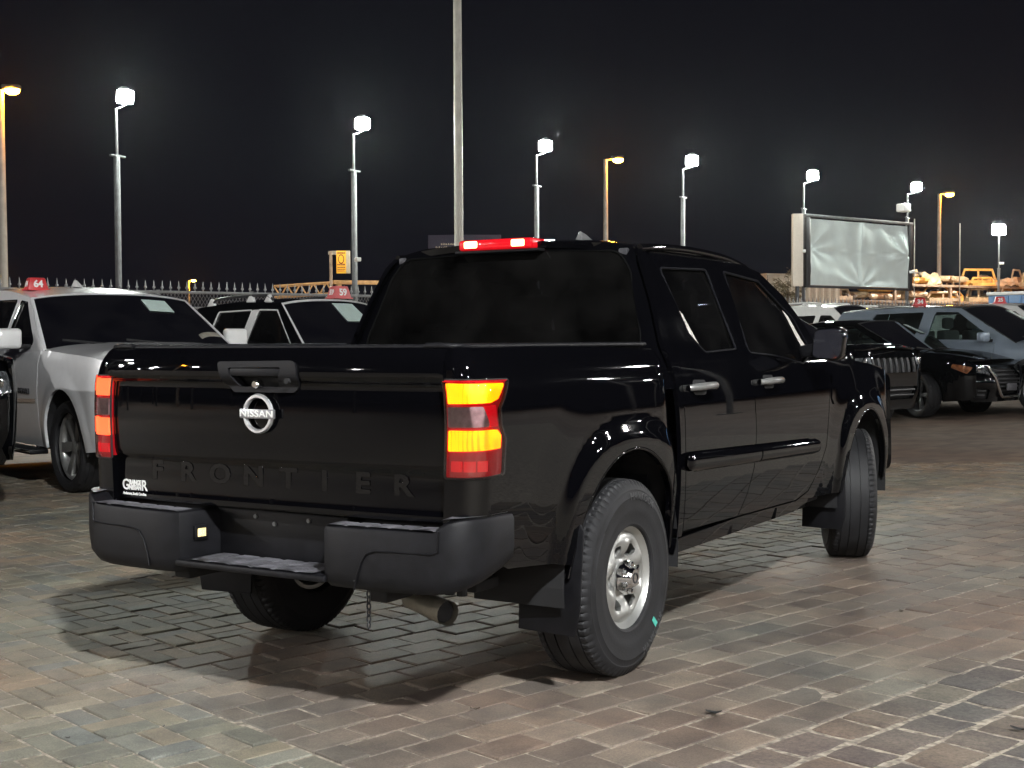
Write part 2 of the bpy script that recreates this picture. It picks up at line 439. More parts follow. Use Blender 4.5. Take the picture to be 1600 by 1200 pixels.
def paver_variant(kind, seed):
    """unit footprint 1x1 centred, height 0 at top, worn edges; returns verts, faces"""
    rr = random.Random(seed); j = {'rect': .006, 'weave': .008, 'rough': .05}[kind]
    if kind == 'rough':
        ring = [(-.46, -.5), (0, -.5), (.46, -.5), (.5, 0), (.46, .5), (0, .5), (-.46, .5), (-.5, 0)]
    else:
        ring = [(-.5, -.5), (.5, -.5), (.5, .5), (-.5, .5)]
    ring = [(x+rr.uniform(-j, j), y+rr.uniform(-j, j)) for x, y in ring]; n = len(ring)
    ins = {'rect': .028, 'weave': .03, 'rough': .06}[kind]
    v = [(x, y, -.03) for x, y in ring]+[(x, y, -.0035) for x, y in ring]+[(x*(1-2*ins), y*(1-2*ins), rr.uniform(-.0006, .0006)*(3 if kind == 'rough' else 1)) for x, y in ring]
    f = []
    for k in (0, 1):
        f += [(k*n+i, k*n+(i+1) % n, (k+1)*n+(i+1) % n, (k+1)*n+i) for i in range(n)]
    f.append(tuple(2*n+i for i in range(n)))
    return v, f
PV = {k: [paver_variant(k, 11*i+len(k)) for i in range(6)] for k in PAL}
PMESH = {}
for k in PAL:
    for i, (v_, f_) in enumerate(PV[k]):
        me = bpy.data.meshes.new('paver'); me.from_pydata(v_, [], f_); me.update(); me.materials.append(PM[(k, 0)]); PMESH[(k, i)] = me
def layout():
    L = []
    U0, V0, UB = 1.46, -.16, 1.46-15*.157
    # stack of straight courses along V
    wv, lv = .157, .238
    for i in range(-90, 40):
        u = U0-(i+.5)*wv
        o = (i % 2)*.5*lv+random.uniform(-.02, .02)
        for j in range(-8, 60):
            v = V0+(j+.5)*lv+o
            if u < UB or u > U0: continue
            if v-lv/2 >= V0: L.append(('rect', u, v, wv, lv, 0))
            elif v+lv/2 > V0+.03: L.append(('rect', u, (v+lv/2+V0)/2, wv, v+lv/2-V0, 0))
    for i in range(0, 40):        # rough band beyond the joint line
        u = U0+(i+.5)*.19; vv = -3.0+random.uniform(0, .2)
        while vv < 14:
            l = random.uniform(.17, .27); L.append(('rough', u, vv+l/2, .19, l, 0)); vv += l
    s = .204                        # basket weave
    for i in range(-14, 70):
        for j in range(-16, 66):
            uc = UB-.10-(i+.0)*s; vc = V0-.105+j*s
            if uc > U0-.06: continue
            if not (uc < UB-.08 or vc < V0-.06): continue
            for q in (-.25, .25):
                if (i+j) % 2: L.append(('weave', uc+q*s, vc, s*.5, s, 0))
                else: L.append(('weave', uc, vc+q*s, s, s*.5, 0))
    return L
def build_pavers():
    keep = []
    for (k, u, v, a, b, r) in layout():
        x, y = uv(u, v)
        px, py, d = pix((x, y, float(gz(x, y))))
        if d < .5 or v > 12.9: continue
        if d > 13.5: continue
        mg = 1.3*FPX/d
        if px < -mg or px > 1600+mg or py > 1200+.9*FPX/d*.5: continue
        area = a*b/d**3 if (0 < px < 1600 and py < 1200) else 0
        if -.9 < x < .9 and .9 < y < 5: area *= .3
        keep.append((area, k, x, y, a, b))
    keep.sort(key=lambda t: -t[0])
    mass = {k: ([], [], []) for k in PAL}
    for n, (area, k, x, y, a, b) in enumerate(keep):
        i = random.randrange(6); gap = (.0095+random.uniform(-.002, .004)) if k != 'rough' else .018
        z = float(gz(x, y))+random.gauss(0, .0018); rot = LA+random.gauss(0, .006); tx, ty = random.gauss(0, .007), random.gauss(0, .007)
        if n < 300:
            o = bpy.data.objects.new('paver', PMESH[(k, i)]); COL.objects.link(o); o.parent = GROUND
            o.location = (x, y, z); o.rotation_euler = (tx, ty, rot); o.scale = (a-gap, b-gap, 1)
        else:
            vs, fs, ts = mass[k]; c, s = math.cos(rot), math.sin(rot); m0 = len(vs); t = random.random()
            for (p, q, h) in PV[k][i][0]:
                p *= a-gap; q *= b-gap
                vs.append((x+c*p-s*q, y+s*p+c*q, z+h-p*ty+q*tx)); ts.append(t)
            fs += [tuple(m0+w_ for w_ in f) for f in PV[k][i][1]]
    for k, (vs, fs, ts) in mass.items():
        if not vs: continue
        me = bpy.data.meshes.new('paving'); me.from_pydata(vs, [], fs); me.update()
        at_ = me.attributes.new('tint', 'FLOAT', 'POINT'); at_.data.foreach_set('value', ts)
        o = link('paving', me, PM[(k, 1)], GROUND); tag(o, kind='stuff')
build_pavers()

# ------------------------------------------------------------------ lamps
GALV = pm('galvanised_steel', (.15, .155, .16), .5, .3, var=.2, scale=9)
CREAM = pm('cream_painted_steel', (.52, .50, .44), .5, var=.12, scale=5)
DARKM = pm('dark_painted_metal', (.03, .03, .033), .45, var=.2)
WHITEPL = pm('white_plastic', (.72, .72, .70), .4, var=.05)
HOUS = pm('lamp_housing', (.10, .10, .105), .5, .2)
WHITE_LED = emit('white_led_lens', (.93, 1.0, .93), 1700.0)
LOT_LED = emit('lot_led_lens', (1.0, .98, .95), 750.0)
FILL_LED = emit('fill_led_lens', (1.0, .99, .97), 2400.0)
KEY_LED = emit('near_led_lens', (.98, 1.0, 1.0), 4700.0)
SODIUM = emit('sodium_lens', (1.0, .33, .015), 1150.0)

def cctv(parent, z, side, ang):
    c, s = math.cos(ang), math.sin(ang)
    Mx = Matrix.Translation((0, 0, z)) @ Matrix.Rotation(ang, 4, 'Z')
    MB().box((.05, -.02, -.03), (.20, .02, .0), Mx).box((.16, -.055, -.11), (.40, .055, -.01), Mx).obj('security_camera', WHITEPL, parent, .012)
def flood(label, x, y, zl, aim, mat, tilt=32, collar=5.55, cams=(), group='white floodlight posts', s=1.0, name='floodlight_post', ho=0.0):
    z0 = float(gz(x, y)); t = thing(name, label, 'light post', (x, y, z0), 0, group); H = zl-z0
    cz = min(collar, H-1.2)
    MB().box((-.055, -.055, 0), (.055, .055, cz)).obj('pole', GALV, t, .012)
    MB().box((-.2, -.2, 0), (.2, .2, .025)).obj('base_plate', GALV, t, .004)
    MB().box((-.04, -.19, cz), (.04, .24, cz+.045)).obj('cross_bracket', GALV, t, .006)
    MB().tube([(0, 0, cz), (0, 0, H-.28)], .034, 12).obj('upper_pole', GALV, t, smooth=50)
    ang = math.atan2(aim[1]-y, aim[0]-x)
    hx, hy = cr[0]*ho, cr[1]*ho
    Mx = Matrix.Translation((hx, hy, H)) @ Matrix.Rotation(ang, 4, 'Z') @ Matrix.Rotation(R(tilt), 4, 'Y')
    hw, hh = .205*s, .205*s
    b = MB(); b.rev([(-.12, 0), (-.12, hh*.72), (-.10, hh*.80), (.02, hh*.86), (.05, hh*.92)], 20, M=Mx)
    for k in range(5): b.rev([(-.16+k*.025, hh*.5), (-.16+k*.025, hh*.84), (-.152+k*.025, hh*.84), (-.152+k*.025, hh*.5)], 20, M=Mx, closed=True)
    hd = b.obj('lamp_head', HOUS, t, smooth=40)
    MB().box((.0, -hh*.92, -hh*.78), (.12, hh*.92, hh*.78), Mx).obj('lamp_lens', mat, hd, .055, 2)
    MB().tube([(0, 0, H-.30), (hx*.5, hy*.5, H-.27), (hx, hy, H-.22), (hx-.06, hy, H)], .022, 8).obj('yoke', GALV, t)
    for (z, a) in cams: cctv(t, z, 1, a)
    return t
heads = [(195, 150), (566, 192), (852, 227), (1081, 250), (1270, 273), (1432, 291)]
LP = []
ords = ['tallest white floodlight post beside the 64 roof sign', 'second white floodlight post, right of the yellow board',
        'third white floodlight post, just right of the plain cream mast', 'fourth white floodlight post above the black pickup roof',
        'white floodlight post carrying the near edge of the blank banner', 'white floodlight post carrying the far edge of the blank banner']
for i, (px, py) in enumerate(heads):
    D = cf+(px-800)/FPX*cr-(py-600)/FPX*cu_; tt = (7.0-CAM[2])/D[2]; P = CAM+tt*D; ho = 14*tt/FPX; P = P-cr*ho
    P2 = Vector((P[0], P[1], 0)); LP.append(P2)
    aim = (CAM[0]*.55-2, CAM[1]*.5+6)
    flood(ords[i], P[0], P[1], 7.0, aim, WHITE_LED, ho=ho, cams=[(), ((3.3, -.6),), (), ((2.95, -.9),), ((4.1, -1.2),), ((3.55, -.7),)][i])
p7 = at(1561, 358, 62.0)
flood('small far white floodlight post near the blue truck', p7.x, p7.y, p7.z, (0, 0), WHITE_LED, collar=p7.z-2.2, cams=((4.6, -.9),), s=1.5)
# one unseen post below is added and aimed to light the banner
# the other side of the lot, seen only as reflections and as the light on the near ground
flood('near lot floodlight post behind the photographer', 6.0, -4.4, 6.8, (0, 2.0), KEY_LED, tilt=48, group='lot floodlight posts behind the photographer', name='lot_floodlight_post')
for k, (x, y) in enumerate([(20, -4), (21, 8), (8.5, 21), (15, 30), (20, 44), (28, 36), (5, -24), (-9, -24), (-22, -25), (-29, -27), (-37, -30), (-45, -36), (-44, -46), (-50, -40), (-33, -22), (-26, -18), (5.5, 33), (11, -12), (-15, -9), (27, 1), (30, -12), (19, -22), (-24, -34), (-40, -27), (-58, -44), (12, 17), (18, 27), (26, 31), (12, 42)]):
    flood('lot floodlight post beyond the open lane', x, y, 7.0, (x*.2-2, y*.2+5) if k != 16 else (-10, 43.5), FILL_LED if k in (18, 16) else LOT_LED, tilt=35 if k != 16 else 22, group='lot floodlight posts behind the photographer', name='lot_floodlight_post')  # the two stronger heads are added to light the parked SUV and the banner

def street_lamp(label, px, py, H, arm, side=1, place=None):
    D = cf+(px-800)/FPX*cr-(py-600)/FPX*cu_; tt = (H-CAM[2])/D[2]; P = CAM+tt*D
    if place: P = np.array([place[0], place[1], H])
    r = np.array([cr[0], cr[1]])*side
    x, y = P[0]-r[0]*arm, P[1]-r[1]*arm; z0 = float(gz(x, y))
    t = thing('street_lamp', label, 'street lamp', (x, y, z0), math.atan2(r[1], r[0]), 'orange street lamps beyond the fence'); h = H-z0
    MB().tube([(0, 0, 0), (0, 0, h*.5), (0, 0, h)], [.14, .12, .09], 14).obj('pole', CREAM, t, smooth=50)
    MB().tube([(0, 0, h-.04), (arm*.6, 0, h+.04), (arm, 0, h+.06)], .04, 8).obj('arm', CREAM, t, smooth=50)
    hd = MB().box((arm-.30, -.15, h+.0), (arm+.28, .15, h+.15)).obj('lamp_head', HOUS, t, .05, 3)
    pr = [(-.10, .0), (-.095, .10), (-.06, .17), (0, .19)]
    lens = MB().rev([(a, b_) for a, b_ in pr], 20, 'z'); me = lens.mesh('lamp_lens', smooth=60)
    o = link('lamp_lens', me, SODIUM, hd, loc=(arm+.02, 0, h-.0)); o.scale = (1.25, .95, 1.5)
    return t
street_lamp('orange street lamp at the far left edge', 18, 140, 9.5, .35)
street_lamp('orange street lamp rising behind the pickup cab', 965, 249, 9.5, .55)
street_lamp('orange street lamp between the banner and the scrap rack', 1483, 303, 9.5, .55)
street_lamp('tiny distant orange lamp above the spiked fence', 302, 438, 8.0, .5)
street_lamp('tiny distant orange lamp under the red 64 sign', 6, 431, 8.0, .5)
# unseen sodium lamps added to light the salvage yard and its rack
street_lamp('added unseen orange street lamp lighting the salvage yard', 1800, 245, 9.5, .5)
street_lamp('added unseen orange street lamp lighting the scrap rack', 1690, 225, 9.5, .5)
street_lamp('orange street lamp across the road behind the photographer', 800, 600, 9.5, .5, place=(-36, -32))

m0 = at(717, 380, 29.0)
MAST = thing('flag_mast', 'tall plain cream mast running out of the top of the picture', 'mast', (m0.x, m0.y, float(gz(m0.x, m0.y))))
MB().tube([(0, 0, 0), (0, 0, 7), (0, 0, 16)], [.105, .092, .075], 20).obj('pole', CREAM, MAST, smooth=50)
MB().box((-.2, -.2, 0), (.2, .2, .03)).obj('base_plate', GALV, MAST, .004)
for (px, top, d, lb) in ((1429, 342, 55, 'thin bare rod beside the banner'), (1500, 349, 58, 'thin bare rod in front of the scrap rack')):
    q = at(px, top, d); t = tag(MB().tube([(0, 0, 0), (0, 0, q.z)], .022, 6).obj('antenna_rod', CREAM), lb, 'rod', 'thin rods by the rack'); t.location = (q.x, q.y, 0)

# ------------------------------------------------------------------ fence
def build_fence():
    d = (LP[5]-LP[0]).normalized(); nrm = Vector((d.y, -d.x, 0))
    a = LP[0]-d*16+nrm*.35; L = 58.0
    ang = math.atan2(d.y, d.x); H = 2.42
    t = thing('spiked_fence', 'long grey mesh fence with spiked top rail behind the parked cars', 'fence', (a.x, a.y, 0), ang)
    STEEL = pm('fence_steel', (.22, .225, .23), .5, .2, var=.2)
    zz = [float(gz(*(a+d*s).xy)) for s in (0, L)]
    npan = int(L/2.4)
    base = .10
    for k in range(npan+1):
        MB().box((k*2.4-.04, -.04, 0), (k*2.4+.04, .04, H+base+.02)).obj('post', STEEL, t)
    bx('top_rail', (0, -.035, H+base-.06), (L, .035, H+base), STEEL, t)
    bx('middle_rail', (0, -.035, H+base-.42), (L, .035, H+base-.37), STEEL, t)
    bx('bottom_rail', (0, -.03, .2), (L, .03, .26), STEEL, t)
    sp = MB().tube([(0, 0, 0), (0, 0, .05), (0, 0, .055), (0, 0, .09), (0, 0, .095), (0, 0, .24)], [.016, .016, .035, .035, .022, .002], 6).mesh('spike'); sp.materials.append(STEEL)
    for k in range(280):
        o = link('spike', sp, None, t); o.location = (k*.205+.1, 0, H+base)
    b = MB(); h0, h1 = .26, H+base-.06; hh = h1-h0; n = int(L/.09)
    for k in range(-int(hh/.09), n):
        for sgn in (1, -1):
            x0 = k*.09; xa, xb = (x0, x0+hh*.6)
            za, zb_ = (h0, h1) if sgn > 0 else (h1, h0)
            # clip to fence length
            if xa < 0 or xb > L: continue
            y = .008*sgn
            b.add([(xa-.007, y, za), (xa+.007, y, za), (xb+.007, y, zb_), (xb-.007, y, zb_), (xa, y+.01*sgn, za), (xb, y+.01*sgn, zb_)], [(0, 1, 2, 3), (0, 4, 5, 3), (1, 2, 5, 4)])
    o = b.obj('wire_mesh', STEEL, t); tag(o, kind='stuff')
build_fence()

# ------------------------------------------------------------------ blank banner between two posts
def build_banner():
    A = LP[4]; B = LP[5]; dv = (B-A); Lb = dv.length; d = dv.normalized(); ang = math.atan2(d.y, d.x)
    nrm = Vector((d.y, -d.x, 0))
    pa = pix((A.x, A.y, 0)); 
    zt, zb_ = None, None
    D = pix((A.x, A.y, 3))[2]
    zt = at(1256, 335, D).z; zb_ = at(1256, 448, D).z
    t = thing('blank_banner', 'large blank pale banner stretched between two lamp posts', 'banner', (A.x+nrm.x*.16, A.y+nrm.y*.16, 0), ang)
    CL = pm('banner_cloth', (.66, .75, .73), .9, var=.06, scale=2.5)
    n, m = 72, 40; v = []; f = []
    for j in range(m+1):
        for i in range(n+1):
            s, q = i/n, j/m
            h = .05*math.exp(-((s-.5)/.012)**2)
            for (cx, cyy, w_) in ((.0, .55, .05), (1.0, .5, .04), (.5, 0, .06), (.5, .0, .05)):
                an = math.atan2(q-cyy, (s-cx)*1.6); rr = math.hypot(q-cyy, (s-cx)*1.6)
                h += w_*.55*math.sin(an*9+cx*3)*math.exp(-rr*2.4)
            h += .028*math.exp(-((q-.53)/.02)**2)*math.sin(s*23)+.018*math.sin(s*31+q*5)*(.2+q)+.03*math.sin(q*7+s*4)
            h *= .8
            v.append((.16+s*(Lb-.32), -h, zb_+.06+q*(zt-zb_-.22)))
    for j in range(m):
        for i in range(n): k = j*(n+1)+i; f.append((k, k+1, k+n+2, k+n+1))
    me = bpy.data.meshes.new('cloth'); me.from_pydata(v, [], f); me.update()
    for p in me.polygons: p.use_smooth = True
    link('cloth', me, CL, t)
    bx('top_bar', (-.1, -.04, zt-.10), (Lb+.1, .06, zt), GALV, t)
    bx('bottom_bar', (-.1, -.02, zb_-.03), (Lb+.1, .08, zb_+.05), DARKM, t)
    bx('side_bar', (-.07, -.03, zb_), (.14, .07, zt-.05), DARKM, t)
    bx('side_bar', (Lb-.14, -.03, zb_), (Lb+.07, .07, zt-.05), DARKM, t)
    # cream sign box standing edge-on at the near end
    q = at(1247, 400, D-.4)
    s = thing('sign_box', 'narrow cream end of a sign box beside the blank banner', 'sign', (q.x, q.y, 0), YAW)
    hw = 8*D/FPX
    # thin side faces the camera side, long face runs away from it
    M = None
    bx('sign_case', (-hw, 0, at(1247, 447, D-.4).z), (hw, .25, at(1247, 334, D-.4).z), pm('cream_board', (.66, .60, .52), .6, var=.05), s)
    bx('sign_post', (-.06, .06, 0), (.06, .18, at(1247, 447, D-.4).z), DARKM, s)
    s.rotation_euler.z = -YAW
    # spare floodlight on the far post
    fz = at(1408, 326, pix((B.x, B.y, 3))[2])
    fl = thing('spare_floodlight', 'unlit white floodlight clamped to the post at the banner far corner', 'floodlight', (B.x, B.y, fz.z), ang)
    MB().box((-.55, -.25, -.16), (-.12, .12, .14)).obj('housing', WHITEPL, fl, .05, 3)
    MB().box((-.14, -.03, -.03), (.05, .03, .03)).obj('bracket', GALV, fl, .005)
build_banner()

# ------------------------------------------------------------------ things beyond the fence
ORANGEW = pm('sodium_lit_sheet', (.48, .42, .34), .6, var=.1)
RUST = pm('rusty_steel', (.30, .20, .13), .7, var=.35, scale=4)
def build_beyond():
    # yellow board on a bracket
    q = at(537, 409, 36.0); t = thing('yellow_sign', 'small yellow advertising board hung from a pole beyond the fence', 'sign', (q.x, q.y, 0), -YAW)
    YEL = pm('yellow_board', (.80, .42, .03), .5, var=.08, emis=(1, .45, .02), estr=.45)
    INK = pm('sign_ink', (.25, .06, .02), .6)
    k = 36.0/FPX
    b0, b1 = q.z-18*k, q.z+17*k
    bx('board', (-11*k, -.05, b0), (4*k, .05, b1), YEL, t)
    bx('board_end', (4*k, -.05, b0), (10*k, .05, b1), pm('sign_edge', (.62, .5, .36), .5), t)
    bx('pole', (-22*k, -.05, 0), (-18*k, .05, b1), RUST, t)
    bx('bracket', (-24*k, -.04, b1-6*k), (-11*k, .04, b1), pm('bracket_paint', (.4, .33, .25), .6), t)
    e = MB().rev([(-.012, .085), (.0, .11), (.012, .085)], 20, 'x'); me = e.mesh('oval_mark', smooth=60)
    o = link('oval_mark', me, INK, t, loc=(-3.5*k, -.06, q.z+4*k), rot=(0, 0, PI/2)); o.scale = (1, .75, 1.2)
    bm_ = MB(); rr = random.Random(3)
    for z_, h_ in ((13.5, 2.4), (-4.5, 2.6), (-9, 1.6), (-12, 1.4), (-14.5, 1.2)):
        x = -9.5
        while x < 2.0:
            w_ = rr.uniform(.8, 2.0); bm_.box((x*k, -.062, q.z+z_*k-h_*k/2), ((x+w_*.7)*k, -.052, q.z+z_*k+h_*k/2)); x += w_
    bm_.obj('printed_line', INK, t)
    # lattice boom lying over the yard
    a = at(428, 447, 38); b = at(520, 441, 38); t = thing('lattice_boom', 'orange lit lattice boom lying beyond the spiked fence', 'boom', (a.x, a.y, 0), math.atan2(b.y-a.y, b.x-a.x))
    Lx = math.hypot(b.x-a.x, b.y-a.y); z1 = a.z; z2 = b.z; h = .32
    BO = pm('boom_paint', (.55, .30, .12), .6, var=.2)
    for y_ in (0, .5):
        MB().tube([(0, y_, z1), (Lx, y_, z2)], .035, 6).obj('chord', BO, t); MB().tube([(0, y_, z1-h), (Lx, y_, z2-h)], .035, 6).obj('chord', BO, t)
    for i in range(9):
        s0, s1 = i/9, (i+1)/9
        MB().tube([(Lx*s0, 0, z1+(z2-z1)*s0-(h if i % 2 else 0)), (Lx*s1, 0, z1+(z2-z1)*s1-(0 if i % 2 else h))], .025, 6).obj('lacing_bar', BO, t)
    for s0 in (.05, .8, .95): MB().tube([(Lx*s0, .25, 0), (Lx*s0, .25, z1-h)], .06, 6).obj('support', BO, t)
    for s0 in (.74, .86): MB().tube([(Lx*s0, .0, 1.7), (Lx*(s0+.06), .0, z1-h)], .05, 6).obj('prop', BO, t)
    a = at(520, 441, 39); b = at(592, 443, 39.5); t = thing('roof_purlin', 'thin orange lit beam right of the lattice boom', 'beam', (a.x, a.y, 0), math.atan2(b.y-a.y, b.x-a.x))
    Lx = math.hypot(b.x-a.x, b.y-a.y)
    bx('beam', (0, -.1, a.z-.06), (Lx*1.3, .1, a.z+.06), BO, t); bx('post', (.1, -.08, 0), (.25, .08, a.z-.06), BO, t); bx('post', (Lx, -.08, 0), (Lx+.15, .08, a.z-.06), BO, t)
    # dim dark sign with pale lettering behind the cab
    q = at(727, 378, 60.0); k = 60/FPX; t = thing('dim_shop_sign', 'dim dark signboard with pale lettering behind the cream mast', 'sign', (q.x, q.y, 0), -YAW)
    bx('board', (-58*k, 0, q.z-18*k), (56*k, .2, q.z+11*k), pm('dim_board', (.05, .05, .09), .6), t)
    bx('post', (-40*k, .05, 0), (-36*k, .15, q.z-18*k), DARKM, t); bx('post', (36*k, .05, 0), (40*k, .15, q.z-18*k), DARKM, t)
    bm_ = MB(); rr = random.Random(9)
    for z_, x0, x1, hh in ((-3, -38, -8, 3.2), (-9, -46, 10, 5.5), (-9, 12, 40, 5.0)):
        x = x0
        while x < x1:
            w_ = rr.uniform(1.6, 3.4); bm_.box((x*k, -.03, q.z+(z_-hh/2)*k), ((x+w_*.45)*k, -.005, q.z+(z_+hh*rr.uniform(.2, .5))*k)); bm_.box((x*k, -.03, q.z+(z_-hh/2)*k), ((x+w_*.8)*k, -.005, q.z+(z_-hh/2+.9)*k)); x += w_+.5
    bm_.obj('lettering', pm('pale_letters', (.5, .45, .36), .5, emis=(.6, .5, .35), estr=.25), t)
    # corrugated shed wall
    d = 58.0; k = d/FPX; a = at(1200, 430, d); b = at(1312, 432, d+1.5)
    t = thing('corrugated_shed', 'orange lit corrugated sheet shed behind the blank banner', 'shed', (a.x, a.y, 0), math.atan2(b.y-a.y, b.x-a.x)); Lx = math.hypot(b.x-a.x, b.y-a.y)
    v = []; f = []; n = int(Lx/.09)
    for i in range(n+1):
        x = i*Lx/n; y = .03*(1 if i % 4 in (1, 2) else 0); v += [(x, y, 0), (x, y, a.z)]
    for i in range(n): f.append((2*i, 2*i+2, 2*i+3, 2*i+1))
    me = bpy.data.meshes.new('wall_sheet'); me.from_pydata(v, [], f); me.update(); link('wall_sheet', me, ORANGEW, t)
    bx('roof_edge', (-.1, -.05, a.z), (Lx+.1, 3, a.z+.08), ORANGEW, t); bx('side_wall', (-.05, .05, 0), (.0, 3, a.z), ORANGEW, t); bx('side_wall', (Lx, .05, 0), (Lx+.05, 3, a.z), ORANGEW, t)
    # scrap rack
    d = 60.0; k = d/FPX; a = at(1300, 450, d); b = at(1720, 455, d+10)
    t = thing('scrap_rack', 'long two-level steel rack behind the fence holding salvaged car parts', 'rack', (a.x, a.y, 0), math.atan2(b.y-a.y, b.x-a.x)); Lx = math.hypot(b.x-a.x, b.y-a.y); ra = math.atan2(b.y-a.y, b.x-a.x)
    zlev = [at(1450, 470, d+3).z, at(1450, 444, d+3).z]
    for z_ in zlev:
        bx('shelf_beam', (0, -.05, z_-.12), (Lx, .05, z_), RUST, t); bx('shelf_beam', (0, 2.0, z_-.12), (Lx, 2.1, z_), RUST, t); bx('shelf_deck', (0, .06, z_-.06), (Lx, 1.99, z_-.02), RUST, t)
    for i in range(6):
        x = .2+i*(Lx-.4)/5
        for y_ in (0, 2.05): bx('upright', (x-.06, y_-.06, 0), (x+.06, y_+.06, zlev[1]-.13), RUST, t)
    rr = random.Random(5); ex = Vector((math.cos(ra), math.sin(ra), 0)); ey = Vector((-ex.y, ex.x, 0))
    cols = [pm('scrap_%d' % i, c, .5, .2, var=.3, scale=3) for i, c in enumerate([(.60, .45, .28), (.36, .26, .18), (.75, .40, .10), (.14, .11, .09), (.50, .36, .24)])]  # orange of the sodium light is mixed into these colours
    def shell(kind, L_, H_):
        b_ = MB()
        if kind == 0:   # door with window opening
            p = [(0, 0), (L_, 0), (L_, H_*.55), (L_*.75, H_), (L_*.15, H_), (0, H_*.55)]
            Mx = Matrix.Rotation(R(90), 4, 'X')
            b_.prism([(0, 0), (L_, 0), (L_, H_*.55), (0, H_*.55)], 0, .09, Mx)
            for s_ in ((0, H_*.55, L_*.15, H_), (L_*.15, H_, L_*.75, H_), (L_*.75, H_, L_, H_*.55)): b_.tube([(s_[0], -.04, s_[1]), (s_[2], -.04, s_[3])], .05, 6)
        elif kind == 1:  # bumper
            pts = [(L_*q, .25*math.sin(q*PI), H_*.4) for q in np.linspace(0, 1, 9)]
            b_.tube(pts, [.08]+[.16]*7+[.08], 8)
        elif kind == 2:  # crumpled hood
            n = 6; vv = []; ff = []
            for j in range(n+1):
                for i in range(n+1): vv.append((L_*i/n, .3*j/n+rr.uniform(-.05, .05), H_*j/n+rr.uniform(-.1, .1)))
            for j in range(n):
                for i in range(n): q = j*(n+1)+i; ff.append((q, q+1, q+n+2, q+n+1))
            b_.add(vv, ff); b_.add([(x, y+.08, z) for x, y, z in vv], [tuple(reversed(q)) for q in ff])
        else:            # front clip: frame with lamps
            b_.box((0, 0, 0), (L_, .4, H_*.35)); b_.tube([(0, .2, H_*.35), (L_*.1, .2, H_), (L_*.9, .2, H_), (L_, .2, H_*.35)], .07, 6); b_.tube([(L_*.5, .2, H_*.35), (L_*.5, .2, H_)], .05, 6)
        return b_
    nm = ['salvaged_door', 'salvaged_bumper', 'salvaged_hood', 'salvaged_front_frame']; lb = ['salvaged car door standing on the scrap rack', 'salvaged bumper lying on the scrap rack', 'crumpled salvaged hood leaning on the scrap rack', 'salvaged front frame piled on the scrap rack']
    for lev in (0, 1):
        x = .3
        while x < Lx-1.2:
            for row in range(2):
                kd = rr.choice([0, 1, 2, 3, 3, 1]); L_ = rr.uniform(.8, 1.9); H_ = rr.uniform(.35, .85)
                p = Vector((a.x, a.y, zlev[lev]+(.0 if not row else rr.uniform(.0, .3))))+ex*(x+rr.uniform(-.3, .3))+ey*(.2+.7*row)
                o = shell(kd, L_, H_).obj(nm[kd], rr.choice(cols)); o.location = p; o.rotation_euler = (rr.uniform(-.1, .1) if row == 0 else 0, 0, ra+rr.uniform(-.4, .4))
                tag(o, lb[kd], 'car part', nm[kd].replace('_', ' ')+' pieces on the scrap rack')
            x += rr.uniform(.9, 1.7)
    # palisade strip behind the fence on the right, lit orange
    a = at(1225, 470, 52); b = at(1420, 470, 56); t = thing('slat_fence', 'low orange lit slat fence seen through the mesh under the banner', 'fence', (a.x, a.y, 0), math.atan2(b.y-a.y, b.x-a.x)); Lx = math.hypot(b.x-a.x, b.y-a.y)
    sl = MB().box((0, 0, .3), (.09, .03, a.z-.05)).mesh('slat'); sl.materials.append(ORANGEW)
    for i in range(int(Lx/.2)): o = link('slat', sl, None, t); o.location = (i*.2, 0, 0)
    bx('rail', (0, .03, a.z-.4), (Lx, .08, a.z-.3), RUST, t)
    # bare scrubby tree left of the banner
    q = at(1228, 450, 50); t = thing('scrub_tree', 'thin scrubby tree with feathery fronds left of the banner', 'tree', (q.x, q.y, 0)); k = 50/FPX
    TR = pm('bark', (.10, .07, .05), .8); LF = pm('dry_leaf', (.12, .09, .05), .7)
    zc = at(1228, 440, 50).z
    MB().tube([(0, 0, 0), (.1, 0, zc*.6), (.05, .1, zc)], [.09, .06, .03], 8).obj('trunk', TR, t, smooth=60)
    cb = MB(); rr = random.Random(8)
    for i in range(26):
        an = rr.uniform(0, 2*PI); L_ = rr.uniform(.45, 1.1); dz = rr.uniform(-.15, .55); p0 = Vector((.05, .1, zc-rr.uniform(0, .8))); p1 = p0+Vector((math.cos(an)*L_, math.sin(an)*L_*.6, dz))
        cb.tube([p0, p0.lerp(p1, .6)+Vector((0, 0, .12)), p1], [.015, .01, .004], 5)
        for j in range(26):
            s = rr.uniform(.2, 1); c_ = p0.lerp(p1, s)+Vector((rr.gauss(0, .05), rr.gauss(0, .05), rr.gauss(0, .05))); e = Vector((rr.uniform(-1, 1), rr.uniform(-1, 1), rr.uniform(-.6, .6))).normalized()*.09; g_ = e.orthogonal().normalized()*.022
            cb.add([c_-e, c_+g_, c_+e, c_-g_], [(0, 1, 2, 3)])
    cb.obj('crown', LF, t)
build_beyond()

